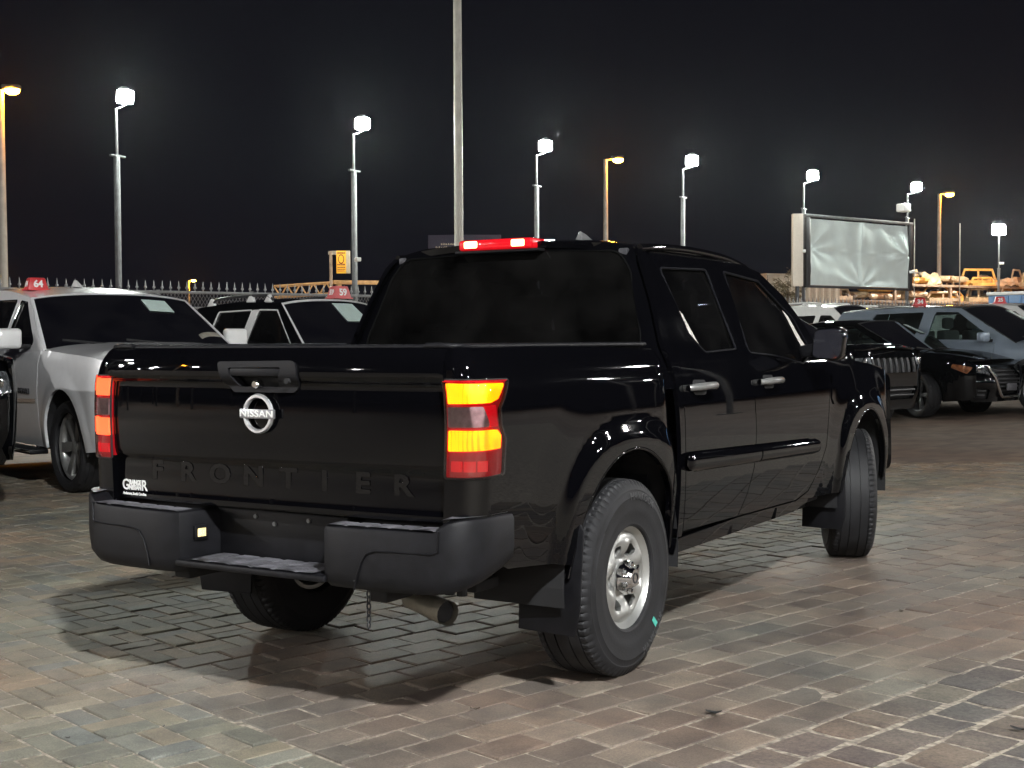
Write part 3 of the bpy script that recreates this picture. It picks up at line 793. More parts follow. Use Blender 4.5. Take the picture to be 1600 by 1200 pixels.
# ------------------------------------------------------------------ vehicle materials
BLACK = pm('black_paint', (.0016, .0016, .0022), .5, coat=1.0, coatr=.028, var=.05, spec=.0)
def smudged(m, ior):
    t = m.node_tree; b = t.nodes['Principled BSDF']; b.inputs['Coat IOR'].default_value = ior
    tcn = t.nodes.new('ShaderNodeTexCoord'); n = t.nodes.new('ShaderNodeTexNoise'); n.inputs['Scale'].default_value = 2.2; n.inputs['Detail'].default_value = 9; n.inputs['Roughness'].default_value = .65
    t.links.new(tcn.outputs['Object'], n.inputs['Vector']); r = t.nodes.new('ShaderNodeMapRange'); r.inputs['From Min'].default_value = .4; r.inputs['From Max'].default_value = .72; r.inputs['To Min'].default_value = .012; r.inputs['To Max'].default_value = .05
    t.links.new(n.outputs['Fac'], r.inputs[0]); t.links.new(r.outputs[0], b.inputs['Coat Roughness'])
smudged(BLACK, 1.38)
DKPL = pm('black_bumper_plastic', (.006, .006, .0075), .52, var=.3, scale=25, bump=.1, bscale=300, spec=.22)
PADPL = pm('scuffed_step_plastic', (.10, .098, .11), .50, var=.75, scale=22, bump=.5, bscale=60)
RUB = pm('tyre_rubber', (.014, .014, .0155), .62, spec=.35, var=.35, scale=14, bump=.1, bscale=120)
STEELW = pm('silver_wheel_steel', (.50, .50, .48), .36, .75, var=.10, scale=10)
CHROME = pm('chrome', (.80, .80, .80), .10, 1.0, var=.02)
FLAT = pm('flat_black', (.008, .008, .009), .8, var=.3)  # one plain matte black for liners, rubber and underside
GLASSD = glass('dark_tinted_glass', (.10, .10, .115))
GLASSP = glass('privacy_glass', (.025, .025, .03))
GLASSC = glass('clear_car_glass', (.42, .50, .48))
GLASSL = glass('clear_lamp_cover', (.97, .95, .95))
BEIGE = pm('beige_trim', (.55, .52, .47), .7)
SEAT = pm('grey_seat_cloth', (.07, .07, .07), .85)
REDL = pm('red_lens', (.30, .004, .008), .12, coat=1, var=.1, emis=(1.0, .006, .015), estr=.55)
REDU = pm('glowing_red_lens', (.20, .006, .010), .12, coat=1, var=.15, scale=40, emis=(1.0, .0, .01), estr=.16)  # lens given a weak red glow of its own
CLEARL = pm('pale_reverse_lens', (.36, .22, .23), .15, coat=1, var=.25, scale=50)
def lit_lamp(name, c0, c1, strength):
    m = pm(name, (.8, .3, .02), .3, emis=c1, estr=strength, var=.02); t = m.node_tree; b = t.nodes['Principled BSDF']
    tcn = t.nodes.new('ShaderNodeTexCoord'); wv = t.nodes.new('ShaderNodeTexWave'); wv.inputs['Scale'].default_value = 22; wv.inputs['Distortion'].default_value = 1.5
    t.links.new(tcn.outputs['Object'], wv.inputs['Vector']); nz = t.nodes.new('ShaderNodeTexNoise'); nz.inputs['Scale'].default_value = 9; t.links.new(tcn.outputs['Object'], nz.inputs['Vector'])
    ad = t.nodes.new('ShaderNodeMath'); ad.operation = 'MULTIPLY'; t.links.new(wv.outputs['Fac'], ad.inputs[0]); ad.inputs[1].default_value = .45
    a2 = t.nodes.new('ShaderNodeMath'); a2.operation = 'ADD'; t.links.new(ad.outputs[0], a2.inputs[0]); t.links.new(nz.outputs['Fac'], a2.inputs[1])
    r = t.nodes.new('ShaderNodeValToRGB'); r.color_ramp.elements[0].position = .35; r.color_ramp.elements[1].position = .85; r.color_ramp.elements[0].color = tuple(c0)+(1,); r.color_ramp.elements[1].color = tuple(c1)+(1,)
    t.links.new(a2.outputs[0], r.inputs[0]); t.links.new(r.outputs[0], b.inputs['Emission Color']); return m
YELL = lit_lamp('lit_brake_element', (1.0, .085, .0), (1.0, .19, .0), 5.5)
YELL2 = pm('lit_brake_element_reddish', (.8, .2, .05), .3, emis=(1.0, .085, .025), estr=3.2, var=.02)
WARM = pm('lit_plate_lamp', (.8, .7, .4), .3, emis=(1.0, .80, .38), estr=2.2, var=.02)
CHML = pm('lit_high_lamp', (.9, .6, .4), .3, emis=(1.0, .42, .18), estr=9.0, var=.02)
SIGNRED = pm('red_sign_plastic', (.55, .035, .04), .4, var=.1)
SIGNPINK = pm('faded_red_sign_plastic', (.62, .13, .13), .45, var=.1)
WHITEINK = pm('white_print', (.78, .78, .76), .5, var=.04)
PAPER = pm('pale_paper', (.50, .62, .58), .7, var=.06)

# ------------------------------------------------------------------ wheels
def tyre_mesh(r, w, rim, n=168, sip=3):
    """tread with ribs and sipes; axis x, outer side +x"""
    h = w/2; sh = r-rim
    prof = []
    g = [-.72, -.60, -.56, -.24, -.20, .20, .24, .56, .60, .72]
    outer = [(-h*.78, rim), (-h*.90, rim+.004), (-h*.93, rim+.012), (-h*.925, rim+.018), (-h*.99, rim+sh*.28), (-h*1.02, rim+sh*.42), (-h*1.005, rim+sh*.60), (-h*1.012, rim+sh*.615), (-h*1.012, rim+sh*.635), (-h*.995, rim+sh*.65), (-h*.965, rim+sh*.76), (-h*.97, rim+sh*.77), (-h*.965, rim+sh*.785), (-h*.92, rim+sh*.84), (-h*.84, r-.012), (-h*.78, r-.004)]
    prof += [(a, b, 0) for a, b in outer]
    dep = .009
    for k in range(len(g)-1):
        a0, a1 = g[k], g[k+1]
        if k % 2 == 1:   # groove
            prof += [(a0*h, r-.002*abs(a0), 1), (a0*h+.001, r-dep, 0), (a1*h-.001, r-dep, 0)]
        else:
            prof += [(a0*h, r-.003*abs(a0), 1), ((a0+a1)/2*h, r-.003*abs((a0+a1)/2), 1)]
    prof += [(g[-1]*h, r-.002, 1)]
    prof += [(-a, b, 0) for a, b in reversed(outer)]
    v = []; f = []; m = len(prof)
    for k in range(n):
        t = 2*PI*k/n; 
        for (a, rr, tr) in prof:
            q = rr
            if abs(a) > h*.60 and rr > r-.02 and k % sip == 0: q = rr-.007
            elif tr and k % 2 == 0 and abs(a) < h*.56: q = rr-.0018
            v.append((a, q*math.cos(t), q*math.sin(t)))
    for k in range(n):
        k2 = (k+1) % n
        for i in range(m-1): f.append((k*m+i, k*m+i+1, k2*m+i+1, k2*m+i))
    me = MB().add(v, f).mesh('tyre'); shade(me, 28)
    return me
def steel_wheel(parent, r=.2225):
    K = r/.2225
    """16 inch pressed wheel, 6 openings; axis +x outward, origin at wheel centre, flange plane at x=.105"""
    fx = .105
    MB().rev([(-.10, r-.005), (-.10, r-.022), (-.02, r-.035), (fx-.035, r-.028), (fx-.022, r-.022), (fx-.012, r-.008), (fx, r), (fx+.006, r+.004), (fx+.002, r+.010), (fx-.02, r+.004)], 72).obj('rim_flange', STEELW, parent, smooth=35)
    prof = crv([K*q for q in (0, .045, .068, .085, .125, .165, .188, .200)], [fx-.018, fx-.018, fx-.022, fx-.030, fx-.012, fx-.004, fx-.012, fx-.020])
    def fn(u, v):
        rr = np.hypot(u, v); an = np.arctan2(v, u)
        sp = .010*np.cos(an*6)*sst(K*.07, K*.11, rr)*(1-sst(K*.15, K*.185, rr))
        return np.stack([prof(rr)-sp, u, v], -1)
    outer = arc(0, 0, K*.199, 0, 357, 90)
    loops = [outer]
    for k in range(6):
        a = k*60+0
        q = []
        for (ra, da) in ((.104, 9), (.128, 15), (.150, 13), (.158, 0), (.150, -13), (.128, -15), (.104, -9)):
            q.append((K*ra*math.cos(R(a+da)), K*ra*math.sin(R(a+da)), .007))
        loops.append(fil(q, 3))
    d = panel('wheel_disc', loops, fn, STEELW, parent, sp=.011, th=.03)
    MB().rev([(-.06, .0), (-.06, K*.19)], 40).obj('brake_drum', FLAT, parent)
    hb = MB().rev([(fx-.014, .062), (fx-.004, .058), (fx+.010, .047), (fx+.030, .038), (fx+.036, .034), (fx+.037, .0)], 40).obj('hub_cap', CHROME, parent, smooth=35)
    for k in range(6):
        a = R(k*60+30); y, z = .053*math.cos(a), .053*math.sin(a)
        Mx = Matrix.Translation((0, y, z))
        MB().rev([(fx-.014, .016), (fx+.006, .016), (fx+.008, .012), (fx+.022, .011), (fx+.027, .006), (fx+.027, 0)], 6, M=Mx).obj('lug_nut', CHROME, hb, smooth=20)
    MB().rev([(fx+.0372, .021), (fx+.039, .021), (fx+.039, .017), (fx+.0372, .017)], 24).obj('cap_badge', DARKM, hb)
def alloy_wheel(parent, r, n=6, mat=STEELW, double=False, dark=FLAT):
    fx = .09
    MB().rev([(-.12, r-.01), (fx-.05, r-.035), (fx-.02, r-.025), (fx-.004, r-.012), (fx, r), (fx-.012, r+.008)], 56).obj('rim_barrel', mat, parent, smooth=40)
    MB().rev([(-.05, 0), (-.05, r*.8)], 32).obj('brake_disc', dark, parent)
    MB().rev([(fx-.04, r*.22), (fx-.022, r*.2), (fx-.015, r*.12), (fx-.012, 0)], 28).obj('hub', mat, parent, smooth=40)
    sp = MB()
    for k in range(n):
        for q in ((-1, 1) if double else (0,)):
            a = 2*PI*k/n+q*(.11); c, s = math.cos(a), math.sin(a)
            def P(x, rad, o): return (x, rad*c-o*s, rad*s+o*c)
            w0, w1 = (r*.055, r*.075) if double else (r*.12, r*.20)
            tw = 0 if double else r*.05
            pts = [(fx-.03, r*.12, -w0), (fx-.03, r*.12, w0), (fx-.012, r*.95, w1+tw), (fx-.012, r*.95, -w1*.6+tw), (fx-.07, r*.12, -w0), (fx-.07, r*.12, w0), (fx-.06, r*.95, w1+tw), (fx-.06, r*.95, -w1*.6+tw)]
            sp.add([P(*p) for p in pts], [(0, 1, 2, 3), (4, 7, 6, 5), (0, 3, 7, 4), (1, 5, 6, 2), (0, 4, 5, 1), (2, 6, 7, 3)])
    sp.obj('spokes', mat, parent, .006)
TYM = {}
def put_wheel(root, x, y, r, wdt, rimr, kind, steer=0.0, mat=STEELW, n=6):
    key = (r, wdt, rimr)
    if key not in TYM:
        TYM[key] = tyre_mesh(r, wdt, rimr, 300 if r == .385 else 96, 4 if r == .385 else 3); TYM[key].materials.append(RUB)
    e = link('wheel', None, parent=root, loc=(x, y, r-.004), rot=(0, 0, steer+(0 if x > 0 else PI))); e.empty_display_size = .1
    link('tyre', TYM[key], None, e)
    if kind == 'steel': steel_wheel(e, rimr)
    elif kind == 'double': alloy_wheel(e, rimr, n, mat, True)
    else: alloy_wheel(e, rimr, n, mat, False)
    return e

# ------------------------------------------------------------------ the black pickup
RA, FA = 1.085, 4.285
def build_pickup():
    T = thing('pickup_truck', 'black crew cab pickup with lit tail lights parked in the middle of the lot', 'pickup truck')
    Pc = crv([.38, .46, .55, .72, .90, 1.02, 1.12, 1.19, 1.235, 1.27, 1.45, 1.60, 1.68, 1.73], [.862, .880, .892, .903, .905, .902, .893, .880, .862, .842, .778, .715, .675, .628])
    Pb = crv([.38, .50, .60, .75, .92, 1.04, 1.13, 1.20, 1.245, 1.272, 1.287, 1.292], [.850, .868, .880, .893, .900, .903, .899, .884, .862, .842, .822, .800])
    def flare(y, z, ax):
        dy = (y-ax); dz = np.maximum(z-.40, -.25)
        r = (np.abs(dy)**2.6+np.abs(dz)**2.6)**(1/2.6)
        return (.022*(1-sst(.515, .615, r))+.008*(1-sst(.56, .80, r)))
    def xs(y, z):      # cab, doors, front
        x = Pc(z)+flare(y, z, FA)
        # waist scallop along the doors
        x = x-.000*sst(1.6, 1.9, y)*(1-sst(3.2, 3.6, y))*np.exp(-((z-.62)/.12)**2)
        rf = .38; yf = 5.15; t = np.clip((y-(yf-rf))/rf, 0, .995)
        return x-rf*.8*(1-np.sqrt(1-t*t))-.03*sst(4.0, 5.0, y)
    rc = .075
    def wall(s, z):    # bed wall wrapped round the rear corner, s unrolled
        s = np.asarray(s, float); z = np.asarray(z, float)
        ysd = s-rc*PI/2+rc
        W = Pb(z)+flare(ysd, z, RA)*(ysd > -.5)
        tf = np.clip((ysd-1.36)/.165, 0, .99); W = W-.085*(1-np.sqrt(1-tf*tf))*(.35+.65*sst(.8, 1.1, z))
        a = np.clip(s/rc, 0, PI/2)
        x = np.where(s < 0, W-rc+s, W-rc+rc*np.sin(a))
        y = np.where(s < 0, 0, np.where(a < PI/2, rc-rc*np.cos(a), ysd))
        # rear face leans forward toward the top edge
        lean = .03*sst(1.22, 1.292, z)*(1-np.clip(a/(PI/2), 0, 1))
        return np.stack([x, y+lean, z], -1)
    so = rc*PI/2-rc
    def S(y): return y+so
    for sg in (1, -1):
        def W_(s, z, sg=sg):
            p = wall(s, z); p[:, 0] *= sg; return p
        def X_(y, z, sg=sg): return np.stack([sg*xs(y, z), y, z], -1)
        lamp = fil([(-.052, 1.182, .012), (.245, 1.180, .008), (.205, 1.118, .02), (.175, 1.085, .02), (.180, 1.03, .03), (.205, .985, .02), (.200, .868, .015), (-.052, .862, .012)])
        arch = arc(RA, .415, .462, 172, 4, 26, .468)
        side = [(-.052, 1.290), (.02, 1.290), (.25, 1.290), (S(1.0), 1.281), (S(1.40), 1.268), (S(1.475), 1.258), (S(1.505), 1.235), (S(1.515), 1.15), (S(1.545), .95), (S(1.56), .75), (S(1.56), .46)]
        side += [(S(y), z) for y, z in reversed(arch)]
        side += [(S(RA-.47), .50), (S(.50), .52), (S(.22), .545), (S(.10), .60), (-.052, .615)]
        bs = panel('bed_side', [side, lamp], W_, BLACK, T, sp=.024, th=.03, side=sg)
        # lamp cluster
        lc = panel('tail_light', lamp, W_, REDU, T, sp=.02, th=.02, side=sg, off=-.010)
        def blk(nm, pts, m, off): return panel(nm, fil(pts), W_, m, lc, sp=.02, th=.012, side=sg, off=off)
        blk('brake_element', [(-.040, 1.170, .006), (.215, 1.168, .006), (.165, 1.118, .01), (.12, 1.107, .01), (-.040, 1.104, .006)], YELL if sg > 0 else YELL2, .001)
        blk('brake_element', [(-.040, 1.018, .006), (.155, 1.018, .01), (.178, 1.000, .01), (.176, .957, .006), (-.040, .951, .006)], YELL if sg > 0 else YELL2, .001)
        blk('reverse_lens', [(-.042, 1.094, .005), (.085, 1.096, .012), (.115, 1.03, .012), (-.042, 1.028, .005)], CLEARL, .0)
        blk('red_surround', [(.09, 1.096, .005), (.155, 1.10, .01), (.158, 1.05, .01), (.165, 1.028, .01), (.120, 1.028, .005)], REDL, -.002)
        blk('red_rim', [(-.050, 1.180, .004), (.240, 1.178, .004), (.218, 1.172, .002), (-.050, 1.174, .002)], REDL, .002)
        for k in range(4): blk('lower_reflector', [(-.03+k*.048, .920, .003), (.012+k*.048, .920, .003), (.012+k*.048, .885, .003), (-.03+k*.048, .885, .003)], REDL if k < 3 else REDU, -.003)
        panel('clear_cover', lamp, W_, GLASSL, lc, sp=.02, th=0, side=sg, off=.007)
        # rear lamp gasket line
        L = np.array(dens(lamp, .02)+[lamp[0]]); ribbon('lamp_gasket', L, W_, FLAT, lc, .004, sg, -.001, 6)
        # bed rail cap
        ribbon('rail_cap', [(s, 1.291) for s in np.linspace(-.05, S(1.46), 30)], W_, DKPL, T, .010, sg, -.002, 8)
        # flare lip
        ar2 = [(S(y), z) for y, z in arc(RA, .415, .466, 176, 2, 40, .472)]
        ribbon('arch_lip', ar2, W_, BLACK, T, .008, sg, -.006, 8)
        ribbon('arch_lip', arc(FA, .415, .474, 176, 2, 40, .476), X_, BLACK, T, .008, sg, -.006, 8)
        # cab corner
        cabc = [(1.575, .47), (1.575, .80), (1.56, 1.0), (1.535, 1.18), (1.55, 1.30), (1.60, 1.50), (1.645, 1.66), (1.675, 1.705), (1.745, 1.708), (1.715, 1.62), (1.625, 1.22), (1.605, 1.12), (1.618, .80), (1.628, .47)]
        panel('cab_corner', cabc, X_, BLACK, T, sp=.03, th=.02, side=sg)
        # doors with window openings
        rw = fil([(1.785, 1.625, .03), (2.325, 1.640, .025), (2.345, 1.262, .02), (1.955, 1.250, .06), (1.845, 1.335, .05)])
        fw = fil([(2.545, 1.640, .02), (2.985, 1.610, .05), (3.30, 1.42, .08), (3.42, 1.245, .02), (3.20, 1.178, .03), (3.00, 1.205, .05), (2.78, 1.228, .03), (2.49, 1.243, .02)])
        rd = [(1.634, .492), (1.624, .80), (1.612, 1.12), (1.632, 1.22), (1.722, 1.62), (1.752, 1.690), (1.80, 1.700), (2.485, 1.712), (2.470, 1.64), (2.405, 1.24), (2.440, 1.0), (2.452, .86), (2.430, .70), (2.360, .58), (2.262, .482)]
        fd = [(2.270, .482), (2.368, .58), (2.438, .70), (2.460, .86), (2.448, 1.0), (2.413, 1.24), (2.478, 1.64), (2.493, 1.712), (2.80, 1.700), (3.06, 1.658), (3.28, 1.54), (3.46, 1.38), (3.575, 1.25), (3.585, 1.10), (3.575, .95), (3.53, .72), (3.42, .60), (3.27, .50), (3.09, .468)]
        d1 = panel('rear_door', [rd, rw], X_, BLACK, T, sp=.026, th=.02, side=sg)
        d2 = panel('front_door', [fd, fw], X_, BLACK, T, sp=.026, th=.02, side=sg)
        panel('window_glass', rw, X_, GLASSD, d1, sp=.05, th=0, side=sg, off=-.012)
        panel('window_glass', fw, X_, GLASSD, d2, sp=.05, th=0, side=sg, off=-.012)
        TRIM = pm('satin_window_trim', (.004, .004, .006), .7, .0, spec=.08)
        ribbon('window_trim', rw+[rw[0]], X_, TRIM, d1, .006, sg, -.002, 6)
        ribbon('window_trim', fw+[fw[0]], X_, TRIM, d2, .006, sg, -.002, 6)
        # pale pillar trim strips, set just outside the glass to show bright
        def XI(y, z, sg=sg): return np.stack([sg*(xs(y, z)-.007), y, z], -1)
        panel('pillar_trim', [(1.835, 1.44), (1.865, 1.42), (1.945, 1.275), (1.93, 1.268), (1.862, 1.335)], XI, BEIGE, d1, sp=.05, th=.0, side=sg)
        panel('pillar_trim', [(3.20, 1.462), (3.255, 1.43), (3.395, 1.245), (3.33, 1.225)], XI, BEIGE, d2, sp=.05, th=.0, side=sg)
        # moulding, handles
        mold = fil([(1.60, .822, .035), (1.68, .828, .02), (3.28, .778, .03), (3.37, .745, .03), (3.33, .705, .03), (3.25, .698, .02), (1.68, .742, .02), (1.60, .760, .03)])
        def XM(y, z, sg=sg):
            zc = .785-(y-1.65)*.0285; e_ = np.clip(np.abs(z-zc)/.044, 0, 1); en = np.clip(np.minimum(y-1.595, 3.375-y)/.06, 0, 1)
            return np.stack([sg*(xs(y, z)+.004+.030*np.sqrt(np.clip(1-e_**2.2, .0, 1))*np.sqrt(np.clip(1-(1-en)**2, 0, 1))), y, z], -1)
        mm = clip_y(mold, 1.5, 2.445); panel('door_moulding', mm, XM, BLACK, d1, sp=.011, th=.02, side=sg)
        mm = clip_y(mold, 2.462, 3.5); panel('door_moulding', mm, XM, BLACK, d2, sp=.011, th=.02, side=sg)
        for dd, y0 in ((d1, 1.68), (d2, 2.53)):
            x0 = float(xs(np.array(y0+.1), np.array(1.10)))
            hp = [(sg*(x0+.004), y0, 1.10), (sg*(x0+.040), y0+.025, 1.105), (sg*(x0+.046), y0+.11, 1.107), (sg*(x0+.040), y0+.19, 1.106), (sg*(x0+.004), y0+.215, 1.103)]
            MB().tube(hp, [.014, .017, .017, .017, .014], 10).obj('door_handle', pm('satin_handle', (.20, .20, .195), .3, .3), dd, smooth=60)
            cup = fil([(y0+.03, 1.135, .03), (y0+.19, 1.13, .03), (y0+.18, 1.065, .03), (y0+.04, 1.068, .03)])
            panel('handle_cup', cup, X_, FLAT, dd, sp=.02, th=0, side=sg, off=.001)
        # front fender
        fe = [(3.582, 1.262), (3.593, 1.10), (3.583, .95), (3.538, .72), (3.43, .60)]
        fe = [(3.10, .46), (3.28, .495), (3.43, .60), (3.538, .72), (3.583, .95), (3.593, 1.10), (3.584, 1.255), (3.75, 1.212), (4.05, 1.185), (4.45, 1.155), (4.80, 1.115), (5.0, 1.08), (5.03, 1.0), (5.03, .45), (4.77, .44)]
        fe += arc(FA, .415, .472, 3, 176, 26, .474)+[(3.75, .44)]
        panel('front_fender', fe, X_, BLACK, T, sp=.028, th=.03, side=sg)
        pl = fil([(3.64, 1.12, .01), (3.70, 1.06, .01), (3.66, .93, .02), (3.615, .98, .02)])
        panel('fender_vent', pl, X_, BLACK, T, sp=.02, th=.01, side=sg, off=.006)
        # rocker
        panel('rocker_panel', [(1.575, .40), (3.10, .405), (3.30, .44), (3.26, .488), (3.09, .460), (2.265, .474), (1.575, .462)], X_, BLACK, T, sp=.035, th=.03, side=sg)
        # mud flaps
        for ax, h in ((RA, .66), (FA, .55)):
            y0 = ax-.475
            v = [(.66, y0+.03, .24), (.915, y0+.00, .24), (.935, y0-.0, .34), (.932, y0+.035, .62), (.90, y0+.05, .66), (.66, y0+.05, .60)]
            if ax == FA: v = [(.66, y0+.03, .22), (.90, y0+.0, .22), (.925, y0-.0, .30), (.915, y0+.03, .50), (.66, y0+.05, .52)]
            vv = [(sg*x, y, z) for x, y, z in v]; n = len(vv)
            MB().add(vv+[(x, y+.012, z) for x, y, z in vv], [tuple(range(n)), tuple(range(2*n-1, n-1, -1))]+[(i, (i+1) % n, n+(i+1) % n, n+i) for i in range(n)]).obj('mud_flap', DKPL, T, .004)
        # wheel well liners
        for ax in (RA, FA):
            v = []; f = []
            for k in range(25):
                a = R(-8+196*k/24)
                for x in (.50, .885): v.append((sg*x, ax+.50*math.cos(a), .415+.50*math.sin(a)))
            for k in range(24): f.append((2*k, 2*k+1, 2*k+3, 2*k+2))
            vi = len(v); v.append((sg*.50, ax, .415)); f += [(vi, 2*k, 2*k+2) for k in range(24)]
            MB().add(v, f).obj('wheel_liner', FLAT, T)
    # ---- tailgate
    prof = crv([.70, .725, .75, .80, .852, .868, .885, .905, 1.02, 1.130, 1.150, 1.162, 1.172, 1.184, 1.196, 1.235, 1.268, 1.284, 1.292], [.010, .006, .008, .010, .012, .009, .001, -.003, -.006, -.004, -.003, -.008, -.019, -.027, -.030, -.026, -.010, .008, .034])
    def tg(x, z): return np.stack([np.asarray(x, float), prof(z)+.02*(np.abs(x)/.78)**3, np.asarray(z, float)], -1)
    ho = fil([(-.185, 1.236, .012), (.180, 1.240, .03), (.186, 1.175, .03), (.160, 1.130, .03), (-.125, 1.128, .03), (-.165, 1.165, .04)])
    outl = fil([(-.774, 1.291, .015), (.774, 1.291, .015), (.774, .712, .02), (-.774, .712, .02)])
    TG = panel('tailgate', [outl, ho], tg, BLACK, T, sp=.016, th=.03, side=1)
    ribbon('tailgate_cap', [(x, 1.290) for x in np.linspace(-.765, .765, 30)], tg, DKPL, TG, .009, 1, -.003, 8)
    # handle bezel: raised frame with dark pocket and pull lever
    hi = fil([(-.135, 1.215, .008), (.115, 1.218, .008), (.085, 1.150, .02), (-.095, 1.148, .02)])
    HB = panel('handle_bezel', [ho, hi], tg, DKPL, TG, sp=.014, th=.025, side=1, off=.009)
    def tgb(x, z): return tg(x, z)+np.array([0, .035, 0])
    panel('handle_pocket', hi, tgb, FLAT, HB, sp=.03, th=.0, side=1)
    MB().box((-.128, -.036, 1.186), (.108, .0, 1.216)).obj('pull_lever', DKPL, HB, .008)
    MB().rev([(-.035, .0), (-.035, .011), (-.028, .015), (0, .015)], 18, M=Matrix.Translation((-.01, .0, 1.158)) @ Matrix.Rotation(R(90), 4, 'Z')).obj('rear_camera', CHROME, HB)
    MB().rev([(-.036, .0), (-.036, .010), (-.02, .010)], 14, M=Matrix.Translation((.145, -.008, 1.172)) @ Matrix.Rotation(R(90), 4, 'Z')).obj('key_lock', FLAT, HB)
    # emblem
    E_ = link('emblem', None, parent=TG, loc=(-.003, -.020, 1.054)); E_.empty_display_size = .05
    ring = MB(); n = 64; v = []; f = []
    for k in range(n):
        a = 2*PI*k/n
        for (dr, dy) in ((.0, .0), (.004, -.010), (.012, -.010), (.016, .0)):
            rr = .050+dr; v.append((rr*1.06*math.cos(a), dy, rr*1.08*math.sin(a)))
    for k in range(n):
        for i in range(3): f.append((k*4+i, k*4+i+1, ((k+1) % n)*4+i+1, ((k+1) % n)*4+i))
    ring.add(v, f); rm = ring.mesh('emblem_ring', smooth=30); link('emblem_ring', rm, pm('badge_silver', (.75, .75, .76), .32, .85), E_)
    MB().box((-.079, -.013, -.0165), (.079, -.001, .0165)).obj('emblem_bar', pm('badge_grey', (.34, .34, .36), .3, .7), E_, .003)
    text('emblem_lettering', 'NISSAN', .033, WHITEINK, E_, basis((0, -.0135, 0), (1, 0, 0), (0, 0, 1)), .0012, 1.05, .0006, sx=1.35)
    # embossed name
    EMB = pm('gloss_black_letters', (.0016, .0016, .0022), .5, coat=1, coatr=.01, spec=0.0)
    for k, ch in enumerate('FRONTIER'):
        x = -.545+k*(.590+.545)/7
        text('raised_letter', ch, .098, EMB, TG, basis((x, float(prof(.826))+.02*(abs(x)/.78)**3, .826), (1, 0, 0), (0, 0, 1)), .0012, 1.0, .003, sx=1.30, bevel=.0016)
    # dealer sticker
    ST = link('dealer_sticker', None, parent=TG, loc=(-.672, .0192, .752), rot=(0, 0, -.057)); ST.empty_display_size = .05
    text('sticker_lettering', 'G', .056, WHITEINK, ST, basis((-.050, 0, .010), (1, 0, 0), (0, 0, 1)), .0006, 1, .001)
    text('sticker_lettering', 'RAINGE', .026, WHITEINK, ST, basis((.004, 0, .020), (1, 0, 0), (0, 0, 1)), .0006, .92, .0012, sx=.78)
    text('sticker_lettering', 'R', .056, WHITEINK, ST, basis((.056, 0, .010), (1, 0, 0), (0, 0, 1)), .0006, 1, .001)
    text('sticker_lettering', 'NISSAN', .025, WHITEINK, ST, basis((.004, 0, .001), (1, 0, 0), (0, 0, 1)), .0006, .95, .0012, sx=.85)
    text('sticker_lettering', 'Anderson, South Carolina', .0145, WHITEINK, ST, basis((0, 0, -.022), (1, 0, 0), (0, 0, 1)), .0006, .95, .0006, sx=.92)
    # ---- bed box
    b = MB(); b.box((-.72, .06, .80), (.72, 1.50, .84)); b.box((-.80, .10, .84), (-.77, 1.50, 1.27)); b.box((.77, .10, .84), (.80, 1.50, 1.27)); b.box((-.80, 1.46, .60), (.80, 1.49, 1.262)); b.box((-.76, .05, .74), (.76, .07, 1.27))
    b.obj('bed_liner', DKPL, T)
    # ---- cab back wall, window, roof
    def yb(z): return 1.535+.16*np.clip((np.asarray(z, float)-1.20)/.5, -1, 1.1)
    def back(x, z):
        x = np.asarray(x, float); z = np.asarray(z, float); W = Pc(z); r = .10
        t = np.clip((np.abs(x)-(W-r))/r, 0, .999); return np.stack([x, yb(z)+r*(1-np.sqrt(1-t*t))*.8-.035*(1-(x/.9)**2)*sst(1.25, 1.5, z)-.02, z], -1)
    zz = np.linspace(1.10, 1.712, 16); ob = [(float(Pc(z))-.006, z) for z in zz]
    out = [(x, z) for x, z in ob]+[(.45, 1.748), (0, 1.758), (-.45, 1.748)]+[(-x, z) for x, z in reversed(ob)]
    win = fil([(-.735, 1.255, .04), (.735, 1.255, .04), (.722, 1.34, .1), (.640, 1.61, .12), (.575, 1.698, .10), (0, 1.722, .0), (-.575, 1.698, .10), (-.640, 1.61, .12), (-.722, 1.34, .1)])
    CB = panel('cab_back', [out, win], back, BLACK, T, sp=.03, th=.02, side=1)
    panel('rear_window', win, back, GLASSP, CB, sp=.05, th=0, side=1, off=-.006)
    ribbon('window_gasket', win+[win[0]], back, pm('rubber_seal', (.003, .003, .003), .9, spec=.05), CB, .005, 1, -.003, 6)
    zr = crv([1.60, 1.66, 1.80, 2.2, 2.6, 2.9, 3.08], [1.722, 1.733, 1.746, 1.758, 1.748, 1.715, 1.668]); 
    def roof(x, y):
        x = np.asarray(x, float); y = np.asarray(y, float); e = np.clip(1-(np.abs(x)/.66)**2.4, 0, 1)
        return np.stack([x, y, zr(y)-.034+.062*e**.8], -1)
    ro = [(-.645, 1.70), (-.4, 1.640), (0, 1.622), (.4, 1.640), (.645, 1.70), (.650, 2.4), (.640, 2.8), (.600, 3.04), (.3, 3.09), (0, 3.105), (-.3, 3.09), (-.600, 3.04), (-.640, 2.8), (-.650, 2.4)]
    RF = panel('roof', ro, roof, BLACK, T, sp=.035, th=.03, side=1)
    for sg in (1, -1): MB().tube([(sg*.652, y, float(zr(y))-.028) for y in np.linspace(1.70, 3.04, 14)], .016, 8).obj('roof_drip_rail', BLACK, RF, smooth=60)
    # high stop lamp
    k0 = MB().box((-.215, 1.575, 1.722), (.175, 1.72, 1.770)).obj('high_stop_lamp', REDL, T, .012, 3)
    MB().box((-.182, 1.568, 1.732), (-.112, 1.60, 1.763)).obj('lit_bulb', CHML, k0, .006)
    MB().box((.072, 1.568, 1.732), (.140, 1.60, 1.763)).obj('lit_bulb', CHML, k0, .006)
    MB().box((-.245, 1.590, 1.710), (.205, 1.74, 1.722)).obj('lamp_base', DKPL, k0, .004)
